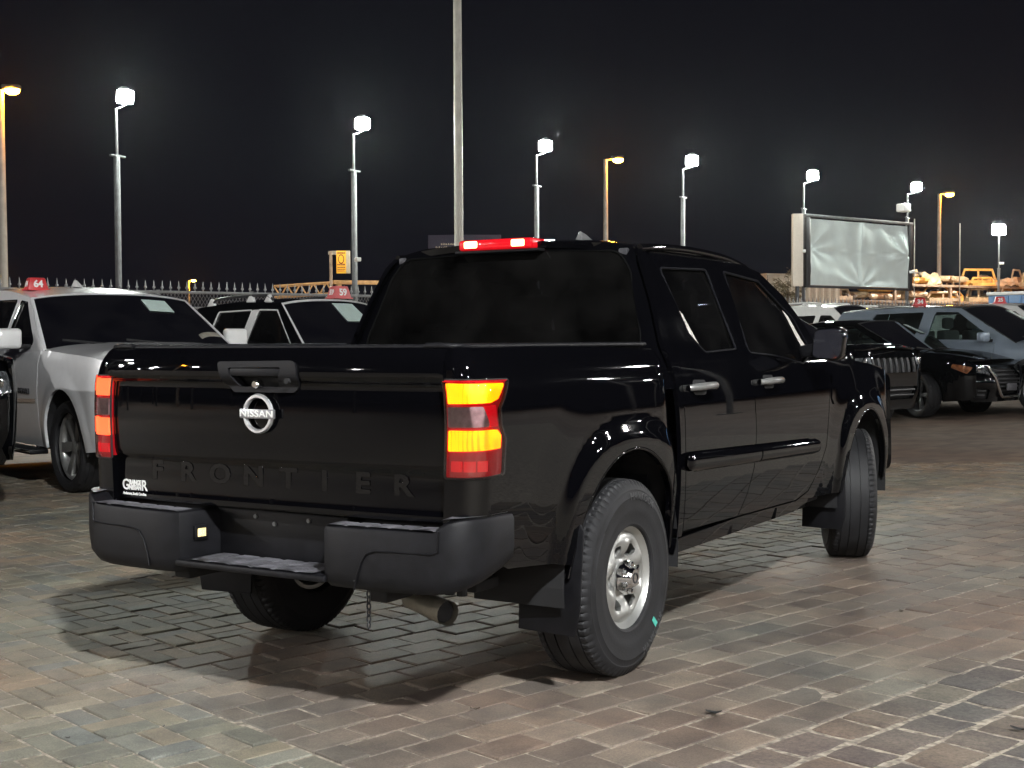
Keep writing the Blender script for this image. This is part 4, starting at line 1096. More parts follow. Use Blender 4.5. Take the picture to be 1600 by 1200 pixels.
    for sg in (1, -1): MB().box((sg*.592-.022, 1.652, 1.675), (sg*.592+.022, 1.70, 1.709)).obj('ditch_cap', pm('satin_ditch_cap', (.03, .03, .035), .5, .0), RF, .008)
    # shark fin
    fv = [(.095, 2.10, 1.755), (.165, 2.10, 1.755), (.165, 2.30, 1.758), (.095, 2.30, 1.758), (.125, 2.12, 1.835), (.137, 2.12, 1.835), (.137, 2.17, 1.825), (.125, 2.17, 1.825)]
    MB().add(fv, [(0, 3, 2, 1), (4, 5, 6, 7), (0, 1, 5, 4), (1, 2, 6, 5), (2, 3, 7, 6), (3, 0, 4, 7)]).obj('antenna_fin', pm('grey_fin', (.12, .12, .12), .35, coat=.5), T, .008, 3)
    # windscreen, hood, nose (out of sight from behind)
    def ws(a, t):
        a = np.asarray(a, float); t = np.asarray(t, float); x0, x1 = .80, .61
        B = np.stack([a*x0, 3.70-.10*a*a+.10*(1-a*a), np.full_like(a, 1.225)], -1); Tp = np.stack([a*x1, 3.045+.06*(1-a*a), 1.668+.03*(1-a*a)], -1)
        return B*(1-t)[:, None]+Tp*t[:, None]
    panel('windscreen', [(-1, 0), (1, 0), (1, 1), (-1, 1)], ws, GLASSD, T, sp=.1, th=0, side=1)
    hz = crv([3.6, 4.05, 4.45, 4.80, 5.05], [1.245, 1.185, 1.155, 1.115, 1.06])
    def hood(x, y):
        x = np.asarray(x, float); y = np.asarray(y, float); e = np.clip(np.abs(x)/.88, 0, 1); return np.stack([x, y, hz(y)+.055*(1-e**3)], -1)
    hl = [(.87, y) for y in (3.60, 4.0, 4.4, 4.75)]+[(.80, 4.95), (.6, 5.06), (0, 5.12)]; hl = hl+[(-x, y) for x, y in reversed(hl[:-1])]
    panel('hood', hl, hood, BLACK, T, sp=.05, th=.03, side=1)
    def nose(x, z):
        x = np.asarray(x, float); z = np.asarray(z, float); t = np.clip((np.abs(x)-.45)/.45, 0, .98); return np.stack([x, 5.16-.30*(1-np.sqrt(1-t*t))+.03*sst(.9, .6, z), z], -1)
    gr = fil([(-.5, 1.0, .04), (.5, 1.0, .04), (.42, .72, .04), (-.42, .72, .04)])
    NS = panel('front_fascia', [fil([(-.86, 1.08, .06), (.86, 1.08, .06), (.86, .45, .08), (-.86, .45, .08)]), gr], nose, BLACK, T, sp=.05, th=.03, side=-1)
    panel('grille', gr, nose, DKPL, NS, sp=.08, th=0, side=-1, off=-.03)
    for z_ in (.79, .86, .93): ribbon('grille_bar', [(x, z_) for x in np.linspace(-.43, .43, 9)], nose, DKPL, NS, .014, -1, -.01)
    for sg in (1, -1): panel('headlight', fil([(sg*.54, 1.0, .02), (sg*.80, 1.02, .02), (sg*.78, .88, .02), (sg*.55, .88, .02)]), nose, CLEARL, NS, sp=.05, th=.02, side=-1, off=.006)
    # cab interior: seats and floor, dark
    ib = MB(); ib.box((-.78, 1.62, .55), (.78, 3.6, .60))
    ib.obj('cabin_floor', FLAT, T)
    for y0 in (1.75, 2.55):
        for x0 in (-.42, .42):
            MB().box((x0-.24, y0, .62), (x0+.24, y0+.5, .86)).box((x0-.23, y0-.04, .86), (x0+.23, y0+.12, 1.36)).box((x0-.12, y0-.02, 1.38), (x0+.12, y0+.09, 1.55)).obj('seat', SEAT, T, .04, 2)
    MB().box((-.75, 3.3, .95), (.75, 3.62, 1.17)).obj('dashboard', FLAT, T, .05)
    # mirrors
    for sg in (1, -1):
        q = MB(); q.add([(sg*x, y, z) for x, y, z in [(.885, 3.14, 1.21), (.885, 3.24, 1.21), (1.00, 3.20, 1.22), (1.00, 3.11, 1.22), (.875, 3.14, 1.27), (.875, 3.24, 1.27), (1.00, 3.20, 1.29), (1.00, 3.11, 1.29)]], [(0, 1, 2, 3), (4, 7, 6, 5), (0, 4, 5, 1), (1, 5, 6, 2), (2, 6, 7, 3), (3, 7, 4, 0)])
        mr = q.obj('side_mirror', DKPL, T, .012)
        pts = fil([(.0, .0, .03), (.155, -.015, .05), (.175, .12, .05), (.150, .165, .05), (.02, .155, .03)], 5)
        Mx = basis((sg*.955, 3.10, 1.205), (sg, .12, 0), (0, 0, 1))
        h = MB().prism(pts, -.0, -.12 if sg > 0 else .12, Mx).mesh('mirror_shell', .014, 3); link('mirror_shell', h, BLACK, mr)
        pg = [(x*.9+.008, y*.88+.010) for x, y in pts]
        o = .002*sg; g = MB().prism(pg, o, o*2.5, Mx).obj('mirror_glass', pm('mirror_glass', (.02, .02, .025), .03, .0, coat=1), mr)
    # ---- rear bumper
    def sect(y0, zt, zb_, dep, rt=.018):
        return [(y0-dep, zb_), (y0-.020, zb_), (y0-.004, zb_+.018), (y0, zb_+.05), (y0, zt-rt), (y0-rt*.3, zt-rt*.3), (y0-rt, zt), (y0-dep, zt)]
    BP = link('rear_bumper', None, parent=T); BP.empty_display_size = .1
    for sg in (1, -1):
        path = [(.297, .088), (.307, .045), (.322, -.050), (.336, -.080), (.365, -.092), (.46, -.095), (.60, -.093), (.71, -.088), (.775, -.080), (.825, -.064), (.862, -.038), (.888, -.002), (.900, .04), (.905, .10), (.905, .17), (.903, .215)]
        top = [.694, .694, .694, .694, .694, .695, .697, .699, .700, .730, .738, .740, .740, .740, .739, .735]
        bot = [.490, .488, .480, .474, .472, .470, .470, .472, .478, .500, .530, .565, .60, .635, .66, .68]
        if sg > 0: bot = [.496, .494, .490, .488, .488, .488, .489, .491, .494, .500, .508, .518, .528, .543, .56, .575]
        path2 = path if sg > 0 else [(-x, y) for x, y in path]
        if sg < 0: path2 = path2[::-1]; top_, bot_ = top[::-1], bot[::-1]
        else: top_, bot_ = top, bot
        # path runs left->right so that outward normal points to the rear/outside
        MB_ = sweep(path2, [sect(0, t_, b_, .09 if 3 < i < 14 else .045) for i, (t_, b_) in enumerate(zip(top_, bot_))])
        me = MB_.mesh('bumper_section'); shade(me, 38); link('bumper_section', me, DKPL, BP)
        # step pad strip on top
        v = []; nx = 40; f = []
        for i in range(nx+1):
            x = .345+i*(.785-.345)/nx
            for y_ in (-.084, -.05, -.005): v.append((sg*x, y_, .7015-.007*(1-i/nx)+(.003 if (i % 8) not in (0,) else .0)))
        for i in range(nx):
            for j in range(2): f.append((i*3+j, (i+1)*3+j, (i+1)*3+j+1, i*3+j+1))
        MB().add(v, f).obj('step_pad', PADPL, BP)
        # step line below the pad on the face
        ln = [(.797, .702), (.794, .634), (.775, .627), (.56, .623), (.525, .612), (.505, .585), (.485, .535), (.475, .490)]
        pp = []
        for (x, z_) in ln:
            y_ = np.interp(x, [p[0] for p in path[:13]], [p[1] for p in path[:13]]); pp.append((sg*x, y_-.002, z_))
        MB().tube(pp, .0035, 6).obj('face_crease', DKPL, BP, smooth=60)
        # corner pad cap
        cap = [(sg*x, y_, z_) for x, y_, z_ in [(.80, -.064, .737), (.822, -.054, .741), (.854, -.032, .743), (.879, .003, .744), (.890, .04, .744), (.895, .10, .743), (.895, .19, .741), (.80, .19, .740), (.80, .06, .741), (.80, -.0, .741)]]
        MB().add(cap, [tuple(range(10)) if sg < 0 else tuple(reversed(range(10)))]).obj('corner_pad', PADPL, BP)
    bx('lower_step', (-.345, -.098, .499), (.345, .10, .522), DKPL, BP, .008)
    v = []; f = []; nx = 34
    for i in range(nx+1):
        x = -.29+i*.58/nx
        for y_ in (-.092, -.01, .08): v.append((x, y_, .5235+(.004 if i % 6 else 0)))
    for i in range(nx):
        for j in range(2): f.append((i*3+j, (i+1)*3+j, (i+1)*3+j+1, i*3+j+1))
    MB().add(v, f).obj('step_pad', PADPL, BP)
    bx('plate_recess', (-.31, .088, .522), (.31, .10, .696), DKPL, BP, .004)
    for x_, z_ in ((-.12, .672), (.13, .672), (-.03, .65)): MB().rev([(-.006, 0), (-.006, .008), (0, .009)], 10, M=Matrix.Translation((x_, .088, z_)) @ Matrix.Rotation(R(90), 4, 'Z')).obj('plate_bolt', GALV, BP)
    for sg in (-1, 1):
        q_ = np.array([.3135*sg, .0]); tx = np.array([sg*.015, -.095]); tx = tx/np.linalg.norm(tx)*1.0
        if sg > 0: tx = -tx
        Mx = basis((q_[0], q_[1], .612), (tx[0], tx[1], 0), (0, 0, 1))
        MB().box((-.030, -.026, -.012), (.030, .026, .006), Mx).obj('plate_lamp_housing', DKPL, BP, .003)
        MB().box((-.021, -.018, -.012), (.021, .018, .009), Mx).obj('plate_lamp', WARM, BP, .003)
    # body strip between tailgate and bumper
    bx('rear_valance', (-.80, .105, .56), (.80, .125, .715), FLAT, T, .005)
    # ---- underside
    MB().box((-.50, .05, .42), (-.42, 4.9, .54)).obj('frame_rail', FLAT, T, .01); MB().box((.42, .05, .42), (.50, 4.9, .54)).obj('frame_rail', FLAT, T, .01)
    MB().box((-.80, 1.55, .40), (.80, 3.7, .47)).obj('floor_pan', FLAT, T, .01); MB().box((-.7, 3.7, .33), (.7, 4.9, .6)).obj('engine_tray', FLAT, T, .03)
    MB().box((-.60, .2, .66), (.60, 1.52, .78)).obj('bed_floor_ribs', FLAT, T, .01)
    MB().tube([(-.78, RA, .385), (-.2, RA, .385), (.2, RA, .385), (.78, RA, .385)], [.05, .05, .05, .05], 14).obj('rear_axle', FLAT, T)
    MB().rev([(-.14, .05), (-.1, .13), (0, .16), (.1, .13), (.14, .05)], 20, M=Matrix.Translation((.0, RA, .385))).obj('differential', FLAT, T, smooth=40)
    for sg in (1, -1): MB().box((sg*.58-.03, RA-.65, .40), (sg*.58+.03, RA+.75, .44)).obj('leaf_spring', FLAT, T, .008)
    PIPE = pm('dull_exhaust_steel', (.24, .22, .18), .42, .5, var=.3)
    MB().tube([(.46, 2.4, .40), (.44, 1.6, .42), (.38, .95, .50), (.36, .60, .45), (.37, .36, .425), (.46, .25, .402), (.665, .17, .382)], [.032]*4+[.036, .040, .044], 16, cap=False).obj('exhaust_pipe', PIPE, T, smooth=60)
    MB().rev([(0, 0), (0, .036)], 16, M=basis((.645, .178, .384), (.93, -.36, -.08), (0, 0, 1))).obj('pipe_opening', FLAT, T)
    for x_ in (.72, .77): MB().tube([(x_, .10, .56), (x_, .10, .465)], .018, 10).obj('hanger_peg', FLAT, T)
    # safety chain
    cn = MB()
    for k in range(8):
        z_ = .50-k*.021; Mx = Matrix.Translation((.46, -.0, z_)) @ Matrix.Rotation(R(90*(k % 2)), 4, 'Z')
        pts = [(Mx @ Vector((.007*math.cos(a), 0, .014*math.sin(a)))) for a in np.linspace(0, 2*PI, 11)]; cn.tube(pts, .0028, 5, cap=False)
    cn.obj('safety_chain', DARKM, T)
    MB().tube([(.475, -.098, .52), (.465, -.03, .49)], .003, 6).obj('chain_cord', FLAT, T)
    # ---- wheels
    put_wheel(T, .785, RA, .385, .262, .198, 'steel')
    w2 = put_wheel(T, -.785, RA, .385, .262, .198, 'steel')
    put_wheel(T, .79, FA, .385, .262, .198, 'steel', R(24)); put_wheel(T, -.79, FA, .385, .262, .198, 'steel', R(24))
    # lettering on the near rear tyre and an auction chalk mark
    TL = pm('tyre_letters', (.05, .05, .052), .5)
    def polar(rad, a0, xo):
        def f(p): a = a0-p.x/rad; rr = rad+p.y; return Vector((xo+p.z, -rr*math.sin(a-PI/2)*-1, rr*math.cos(a-PI/2))) if False else Vector((xo+p.z, rr*math.cos(a), rr*math.sin(a)))
        return f
    wr = [o for o in T.children if o.name.startswith('wheel') and o.location.x > 0 and o.location.y < 2 and o.type == 'EMPTY'][0]
    def polf(rad, a0, xo):   # text reads clockwise from outside, y axis forward is to the right
        def f(p): a = a0+p.x/rad; rr = rad-p.y; return Vector((xo+p.z, rr*math.cos(a), rr*math.sin(a)))
        return f
    text('tyre_lettering', 'HANKOOK', .040, TL, wr, None, .0012, 1.1, .0005, polf(.318, R(-55), .1335))
    def polt(rad, a0, xo):
        def f(p): a = a0-p.x/rad; rr = rad+p.y; return Vector((xo+p.z, rr*math.cos(a), rr*math.sin(a)))
        return f
    text('tyre_lettering', 'HANKOOK', .040, TL, wr, None, .0012, 1.1, .0005, polt(.318, R(75), .1335))
    CH = pm('teal_chalk', (.08, .50, .40), .8)
    mb = MB(); a0 = R(-48)
    pv = []
    for rr, da in ((.255, -.045), (.300, -.030), (.300, .050), (.255, .035)): pv.append((.1355, rr*math.cos(a0+da), rr*math.sin(a0+da)))
    pv2 = [(x+.0015, y, z) for x, y, z in pv]; mb.add(pv+pv2, [(4, 5, 6, 7), (0, 1, 5, 4), (1, 2, 6, 5), (2, 3, 7, 6), (3, 0, 4, 7)]).obj('chalk_mark', CH, wr)
    return T
PICKUP = build_pickup()

# ------------------------------------------------------------------ other vehicles
def car(name, label, cat, loc, heading, c, group='cars parked in the row'):
    """c: dict of dimensions. local frame: x right, y forward, rear axle at y=0, ground z=0"""
    T = thing(name, label, cat, (loc[0], loc[1], float(gz(*loc[:2])) if len(loc) < 3 else loc[2]), heading-PI/2, group)
    W, WB, yf, yr = c['W'], c['WB'], c['yf'], c['yr']; rw = c['rw']; zb = c['zb']
    belt0, belt1 = c['belt']          # belt height rear, front (at windscreen base)
    yw, yt, zr = c['yw'], c['yt'], c['zr']; yrt, yrb, zrr = c['yrt'], c['yrb'], c['zrr']
    zn = c['zn']; rf = c.get('rf', .4); rr_ = c.get('rr', .3); pnt = c['paint']; ra = c.get('ra', rw+.075); tum = c.get('tum', .38)
    lower = c.get('clad', None); gl = c.get('glass', GLASSD); gls = c.get('sglass', gl)
    bm = belt1
    pr = crv([zb-.05, zb+.08, zb+.25, bm-.32, bm-.12, bm, bm+.05], [W-.06, W-.035, W-.012, W, W-.012, W-.045, W-.07])
    def belt(y): return belt0+(belt1-belt0)*np.clip((np.asarray(y, float)-yrb)/(yw-yrb), 0, 1)
    ztop_ = crv([yw, yw+(yf-yw)*.35, yw+(yf-yw)*.75, yf-.08], [belt1+.01, belt1-.02, zn+.045, zn])
    def ztop(y): return np.where(np.asarray(y) > yw, ztop_(y), belt(y))
    fl = c.get('flare', .02)
    def xs(y, z):
        x = pr(z)
        for ax in (0, WB):
            r = np.hypot(y-ax, np.maximum(z-rw, -.2)); x = x+fl*(1-sst(ra+.03, ra+.16, r))
        t = np.clip((y-(yf-rf))/rf, 0, .99); x = x-rf*.75*(1-np.sqrt(1-t*t))
        t = np.clip(((yr+rr_)-y)/rr_, 0, .99); x = x-rr_*.75*(1-np.sqrt(1-t*t))
        return x
    ye, yre = yf-rf*.22, yr+rr_*.22
    def zroof(y): return zr+(zrr-zr)*np.clip((yt-np.asarray(y, float))/(yt-yrt), 0, 1)**2+c.get('arch', .03)*np.sin(np.clip((np.asarray(y, float)-yrt)/(yt-yrt), 0, 1)*PI)
    def xg(y, z):
        b = belt(y); h = np.clip(z-b, 0, 2); return pr(b)-tum*h*(.75+.35*h)-.0
    # outline of the lower side
    top = [(y, float(ztop(y))) for y in np.linspace(ye, yw, 9)]+[(y, float(belt(y))) for y in np.linspace(yw-.05, yrb, 8)]+[(y, float(belt0)-.0) for y in np.linspace(yrb-.02, yre, 4)]
    bot = [(yre, zb+.16), (yre+.12, zb+.06)]+[(y, z) for y, z in arc(0, rw, ra, 180+math.degrees(math.asin(min(1, (rw-zb-.02)/ra))), -math.degrees(math.asin(min(1, (rw-zb)/ra))), 20)]+[(y, z) for y, z in arc(WB, rw, ra, 180+math.degrees(math.asin(min(1, (rw-zb)/ra))), -math.degrees(math.asin(min(1, (rw-zb-.02)/ra))), 20)]+[(ye-.1, zb+.05), (ye, zb+.12)]
    low = bot+top
    d1, d2, d3 = c['doors']      # fender|front door, front|rear door, rear door|quarter
    segs = [('front_fender', d1+.004, 99), ('front_door', d2+.004, d1-.004), ('rear_door', d3+.004, d2-.004), ('quarter_panel', -99, d3-.004)]
    parts = {}
    both = (1, -1)
    for sg in both:
        def X_(y, z, sg=sg): return np.stack([sg*xs(y, z), y, z], -1)
        def G_(y, z, sg=sg): return np.stack([sg*xg(y, z), y, z], -1)
        for nm, lo, hi in segs:
            pl = clip_y(low, lo, hi)
            if len(pl) > 2: parts[(nm, sg)] = panel(nm, pl, X_, pnt, T, sp=c.get('sp', .06), th=.025, side=sg)
        if lower:
            for ax in (0, WB):
                o_ = arc(ax, rw, ra+.075, 184, -4, 24); i_ = arc(ax, rw, ra+.002, -4, 184, 24)
                panel('arch_cladding', o_+i_, X_, lower, T, sp=.06, th=.02, side=sg, off=.012)
            panel('sill_cladding', [(ra+.0, zb), (WB-ra, zb), (WB-ra-.02, zb+.16), (ra+.02, zb+.16)], X_, lower, T, sp=.08, th=.02, side=sg, off=.012)
        # greenhouse side frame and windows
        gt = [(y, float(zroof(y))) for y in np.linspace(yt, yrt, 10)]
        fr = [(yw, float(belt1)+.0)]+gt+[(yrb, float(belt0))]+[(y, float(belt(y))+.001) for y in np.linspace(yrb+.1, yw-.1, 6)]
        wins = [fil([(p[0], p[1], .04) for p in w_]) for w_ in c['wins']]
        UP = panel('window_frame', [fr]+wins, G_, c.get('frame', pnt), T, sp=.06, th=.03, side=sg)
        for w_ in wins:
            panel('side_window', w_, G_, gls, UP, sp=.12, th=0, side=sg, off=-.012)
            if c.get('trim'): ribbon('window_trim', w_+[w_[0]], G_, c['trim'], UP, .010, sg, .0, 6)
        # roof rails
        if c.get('rails'):
            y0, y1 = c['rails']; xr = [float(xg(np.array(y), zroof(np.array(y))))-.08 for y in (y0, y1)]
            pts = [(sg*np.interp(y, (y0, y1), xr), y, float(zroof(y))+(.035 if k in (0, 12) else .085)) for k, y in enumerate(np.linspace(y0, y1, 13))]
            RL = MB().tube(pts, .018, 8).obj('roof_rail', c.get('railmat', DARKM), T, smooth=60)
            for y in (y0+.02, (y0+y1)/2+.25, y1-.05):
                xx = float(np.interp(y, (y0, y1), xr)); z_ = float(zroof(y))
                MB().add([(sg*xx-.02, y-.14, z_), (sg*xx+.02, y-.14, z_), (sg*xx+.02, y+.05, z_), (sg*xx-.02, y+.05, z_), (sg*xx-.015, y-.05, z_+.10), (sg*xx+.015, y-.05, z_+.10), (sg*xx+.015, y+.0, z_+.10), (sg*xx-.015, y+.0, z_+.10)], [(0, 3, 2, 1), (4, 5, 6, 7), (0, 1, 5, 4), (1, 2, 6, 5), (2, 3, 7, 6), (3, 0, 4, 7)]).obj('rail_foot', c.get('footmat', pnt), RL, .008)
        # liners and wheels
        for ax in (0, WB):
            v = []; f = []
            for k in range(17):
                a = R(-6+192*k/16)
                for x in (W-.36, W-.03): v.append((sg*x, ax+(ra+.03)*math.cos(a), rw+(ra+.03)*math.sin(a)))
            for k in range(16): f.append((2*k, 2*k+1, 2*k+3, 2*k+2))
            vi = len(v); v.append((sg*(W-.36), ax, rw)); f += [(vi, 2*k, 2*k+2) for k in range(16)]
            MB().add(v, f).obj('wheel_liner', FLAT, T)
            put_wheel(T, sg*(W-.03-c['tw']/2), ax, rw, c['tw'], c['rim'], c.get('wk', 'double'), c.get('steer', 0.0) if ax else 0, c.get('wmat', STEELW), c.get('wn', 5))
        # handles + mirror
        for (nm, lo, hi) in segs[1:3]:
            y0 = lo+.10; z0 = float(belt(y0))-.12; x0 = float(xs(np.array(y0+.08), np.array(z0)))
            MB().tube([(sg*(x0), y0, z0), (sg*(x0+.035), y0+.03, z0), (sg*(x0+.035), y0+.16, z0), (sg*x0, y0+.19, z0)], .014, 8).obj('door_handle', c.get('handle', pnt), parts[(nm, sg)], smooth=60)
        ym = yw-.42; zm = belt1+.02; xm = float(xs(np.array(ym), np.array(belt1-.02)))
        M_ = MB().box((min(sg*(xm-.06), sg*(xm+.08)), ym-.03, zm+.0), (max(sg*(xm-.06), sg*(xm+.08)), ym+.05, zm+.045)).obj('side_mirror', DKPL, T, .01)
        mw, mh = c.get('mir', (.22, .15))
        MB().box((min(sg*(xm+.06), sg*(xm+.06+mw)), ym-.06, zm+.0), (max(sg*(xm+.06), sg*(xm+.06+mw)), ym+.06, zm+mh)).obj('mirror_shell', c.get('mirmat', pnt), M_, .035, 3)
    # roof
    def roof(x, y):
        x = np.asarray(x, float); y = np.asarray(y, float); xe = xg(y, zroof(y)); return np.stack([x, y, zroof(y)+.055*np.clip(1-(np.abs(x)/np.maximum(xe, .1))**2.6, 0, 1)], -1)
    ys = np.linspace(yrt, yt, 12); e = [(float(xg(np.array(y), zroof(np.array(y))))-.002, y) for y in ys]
    ol = [(-x, y) for x, y in e]+[(-e[-1][0]*.5, yt+.05), (0, yt+.065), (e[-1][0]*.5, yt+.05)]+[(x, y) for x, y in reversed(e)]+[(e[0][0]*.5, yrt-.03), (0, yrt-.04), (-e[0][0]*.5, yrt-.03)]
    RF = panel('roof', ol, roof, c.get('roof', pnt), T, sp=.07, th=.02, side=1)
    # windscreen and rear glass as ruled sheets between pillar feet and roof edge
    def ruled(y0, x0, z0, b0, y1, x1, z1, b1, cr0=0.0):
        def f(a, t):
            a = np.asarray(a, float); t = np.asarray(t, float); B = np.stack([a*x0, y0+b0*(1-a*a), z0+cr0*(1-a*a)], -1); Tp = np.stack([a*x1, y1+b1*(1-a*a), z1+.055*np.clip(1-np.abs(a)**2.6, 0, 1)], -1)
            return B*(1-t)[:, None]+Tp*t[:, None]
        return f
    xb = float(xg(np.array(yw), np.array(belt1)))-.004; xt = float(xg(np.array(yt), zroof(np.array(yt))))-.006
    wf = ruled(yw, xb, belt1+.0, .16, yt, xt, float(zroof(yt)), .065, .02)
    WS = panel('windscreen', [(-.97, .03), (.97, .03), (.97, .965), (-.97, .965)], wf, gl, T, sp=.1, th=0, side=1)
    panel('windscreen_frame', [[(-1, 0), (1, 0), (1, 1), (-1, 1)], [(-.97, .03), (.97, .03), (.97, .965), (-.97, .965)]], wf, FLAT if not c.get('apil') else pnt, WS, sp=.1, th=0, side=1, off=-.002)
    xq = float(xg(np.array(yrt), zroof(np.array(yrt))))-.006; xbr = float(xg(np.array(yrb), np.array(belt0)))-.004
    bf = ruled(yrb, xbr, belt0, -.05, yrt, xq, float(zroof(yrt)), -.04)
    panel('rear_window', [(-1, 0), (1, 0), (1, 1), (-1, 1)], bf, gls, T, sp=.12, th=0, side=1)
    # hood
    hc = c.get('hc', .05)
    def hood(x, y):
        x = np.asarray(x, float); y = np.asarray(y, float); xe = np.maximum(xs(y, ztop(y)), .3); e_ = np.abs(x)/xe
        return np.stack([x, y, ztop(y)+hc*np.clip(1-e_**3.2, 0, 1)+c.get('hl', .0)*(np.exp(-((e_-.62)/.1)**2))], -1)
    yb_ = yw+.02; hs = [(float(xs(np.array(y), ztop(np.array(y))))-.003, y) for y in np.linspace(yb_, ye, 10)]
    def yfr(x, z): 
        t = np.clip((np.abs(x)-(pr(z)-rf))/rf, 0, .99); return yf-rf*(1-np.sqrt(1-t*t))*.9-c.get('lean', .10)*sst(zn-.25, zn+.02, z)-c.get('chin', .05)*(1-sst(zb+.05, zb+.3, z))
    frn = [(x, float(yfr(np.array(x), np.array(zn)))) for x in np.linspace(hs[-1][0]-.02, 0, 7)]
    ol = hs+frn; ol = ol+[(-x, y) for x, y in reversed(ol[:-1])]
    HD = panel('hood', ol, hood, pnt, T, sp=.07, th=.02, side=1)
    MB().box((-xb*.9, yw-.05, belt1-.06), (xb*.9, yw+.12, belt1+.015)).obj('cowl', FLAT, T, .01)
    for k in (-.35, .25): MB().tube([(k, yw+.16-.0, belt1+.045), (k+.55, yw+.07, belt1+.10)], .012, 6).obj('wiper', FLAT, T)
    # front fascia
    def nose(x, z): x = np.asarray(x, float); z = np.asarray(z, float); return np.stack([x, yfr(x, z), z], -1)
    xe = float(pr(np.array(zn-.2)))-rf*.20
    holes = [fil([(p[0], p[1], .03) for p in h]) for h in c['grilles']]
    fo = fil([(-xe, zn+.0, .02), (0, zn+.005, 0), (xe, zn+.0, .02), (xe, zb+.12, .03), (xe-.1, zb+.02, .05), (-xe+.1, zb+.02, .05), (-xe, zb+.12, .03)])
    NS = panel('front_fascia', [fo]+holes, nose, pnt, T, sp=.06, th=.03, side=-1)
    for i, h in enumerate(holes):
        gp = panel('grille', h, nose, FLAT, NS, sp=.1, th=0, side=-1, off=-.05)
        if c.get('gtrim') is not None and c['gtrim'][i]: ribbon('grille_trim', h+[h[0]], nose, c['gtrim'][i], gp, .022, -1, .004, 8)
        xs_ = [p[0] for p in h]; zs_ = [p[1] for p in h]
        bars = c['bars'][i]
        if bars[0] == 'h':
            for z_ in np.linspace(min(zs_)+.05, max(zs_)-.05, bars[1]): ribbon('grille_bar', [(x, z_) for x in np.linspace(min(xs_)+.05, max(xs_)-.05, 7)], nose, bars[2], gp, .013, -1, -.018, 6)
        elif bars[0] == 'v':
            for x_ in np.linspace(min(xs_)+.0, max(xs_)-.0, bars[1]): ribbon('grille_bar', [(x_, z) for z in np.linspace(min(zs_), max(zs_), 4)], nose, bars[2], gp, .022, -1, -.012, 8)
    for sg in both:
        for h in c['lamps']:
            p_ = fil([(sg*p[0], p[1], .02) for p in h]); hl = panel('headlight', p_, nose, c.get('lens', HLENS), NS, sp=.05, th=.02, side=-1, off=.008)
            cx = sum(p[0] for p in p_)/len(p_); cz = sum(p[1] for p in p_)/len(p_)
            q = nose(np.array([cx]), np.array([cz]))[0]
            MB().rev([(0, .0), (.0, .04), (-.012, .055), (-.03, .05)], 16, M=Matrix.Translation((q[0], q[1]+.02, q[2])) @ Matrix.Rotation(R(90), 4, 'Z')).obj('projector_lens', CHROME, hl, smooth=40)
        for h in c.get('slamps', []):
            def X_(y, z, sg=sg): return np.stack([sg*xs(y, z), y, z], -1)
            panel('side_lamp', fil([(p[0], p[1], .02) for p in h]), X_, c.get('slens', HLENS), NS, sp=.05, th=.02, side=sg, off=.008)
    # tail
    def tail(x, z): x = np.asarray(x, float); z = np.asarray(z, float); t = np.clip((np.abs(x)-(pr(z)-rr_))/rr_, 0, .99); return np.stack([x, yr+rr_*(1-np.sqrt(1-t*t))*.9, z], -1)
    xe = float(pr(np.array(belt0-.2)))-rr_*.2
    TL_ = panel('tail_panel', fil([(-xe, belt0, .02), (xe, belt0, .02), (xe, zb+.14, .05), (-xe, zb+.14, .05)]), tail, pnt, T, sp=.09, th=.02, side=1)
    for sg in both: panel('tail_light', fil([(sg*(xe-.32), belt0-.05, .02), (sg*(xe-.01), belt0-.05, .02), (sg*(xe-.01), belt0-.25, .02), (sg*(xe-.30), belt0-.22, .02)]), tail, REDU, TL_, sp=.08, th=.01, side=1, off=.006)
    MB().add([(-xe, yre, belt0), (xe, yre, belt0), (xbr, yrb-.02, belt0+.0), (-xbr, yrb-.02, belt0+.0), (0, yr+.02, belt0)], [(0, 4, 1, 2, 3)]).obj('deck_lid', pnt, T)
    # underside and dark cabin
    MB().box((-W+.35, yre+.1, zb+.02), (W-.35, ye-.15, zb+.12)).box((-W+.08, ra+.05, zb+.02), (W-.08, WB-ra-.05, zb+.12)).obj('underbody', FLAT, T)
    MB().box((-W+.12, .0, belt0-.5), (W-.12, yw-.1, belt0-.45)).obj('cabin_floor', FLAT, T)
    MB().box((-W+.14, yw-.55, belt1-.28), (W-.14, yw-.05, belt1-.03)).obj('dashboard', FLAT, T, .06)
    for y0 in c['seats']:
        for x0 in (-.38, .38):
            MB().box((x0-.24, y0, belt0-.46), (x0+.24, y0+.5, belt0-.28)).box((x0-.23, y0-.08, belt0-.3), (x0+.23, y0+.08, belt0+.16)).box((x0-.12, y0-.06, belt0+.18), (x0+.12, y0+.04, belt0+.36)).obj('seat', SEAT, T, .04, 2)
    # paper on the windscreen (inside)
    if c.get('paper'):
        a0, a1, t0, t1 = c['paper']
        pp = panel('price_sheet', [(a0, t0), (a1, t0), (a1, t1), (a0, t1)], wf, PAPER, WS, sp=.1, th=0, side=1, off=-.008)
        GREYI = pm('grey_print', (.25, .32, .31), .7)
        for k in range(4): panel('printed_line', [(a0+.05*(a1-a0), t1-(.2+.2*k)*(t1-t0)), (a0+(.5+.1*((k*7) % 4))*(a1-a0), t1-(.2+.2*k)*(t1-t0)), (a0+(.5+.1*((k*7) % 4))*(a1-a0), t1-(.25+.2*k)*(t1-t0)), (a0+.05*(a1-a0), t1-(.25+.2*k)*(t1-t0))], wf, GREYI, pp, sp=.1, th=0, side=1, off=-.006)
    return T, dict(xs=xs, xg=xg, zroof=zroof, belt=belt, ztop=ztop, parts=parts, X=lambda sg: (lambda y, z: np.stack([sg*xs(y, z), y, z], -1)))
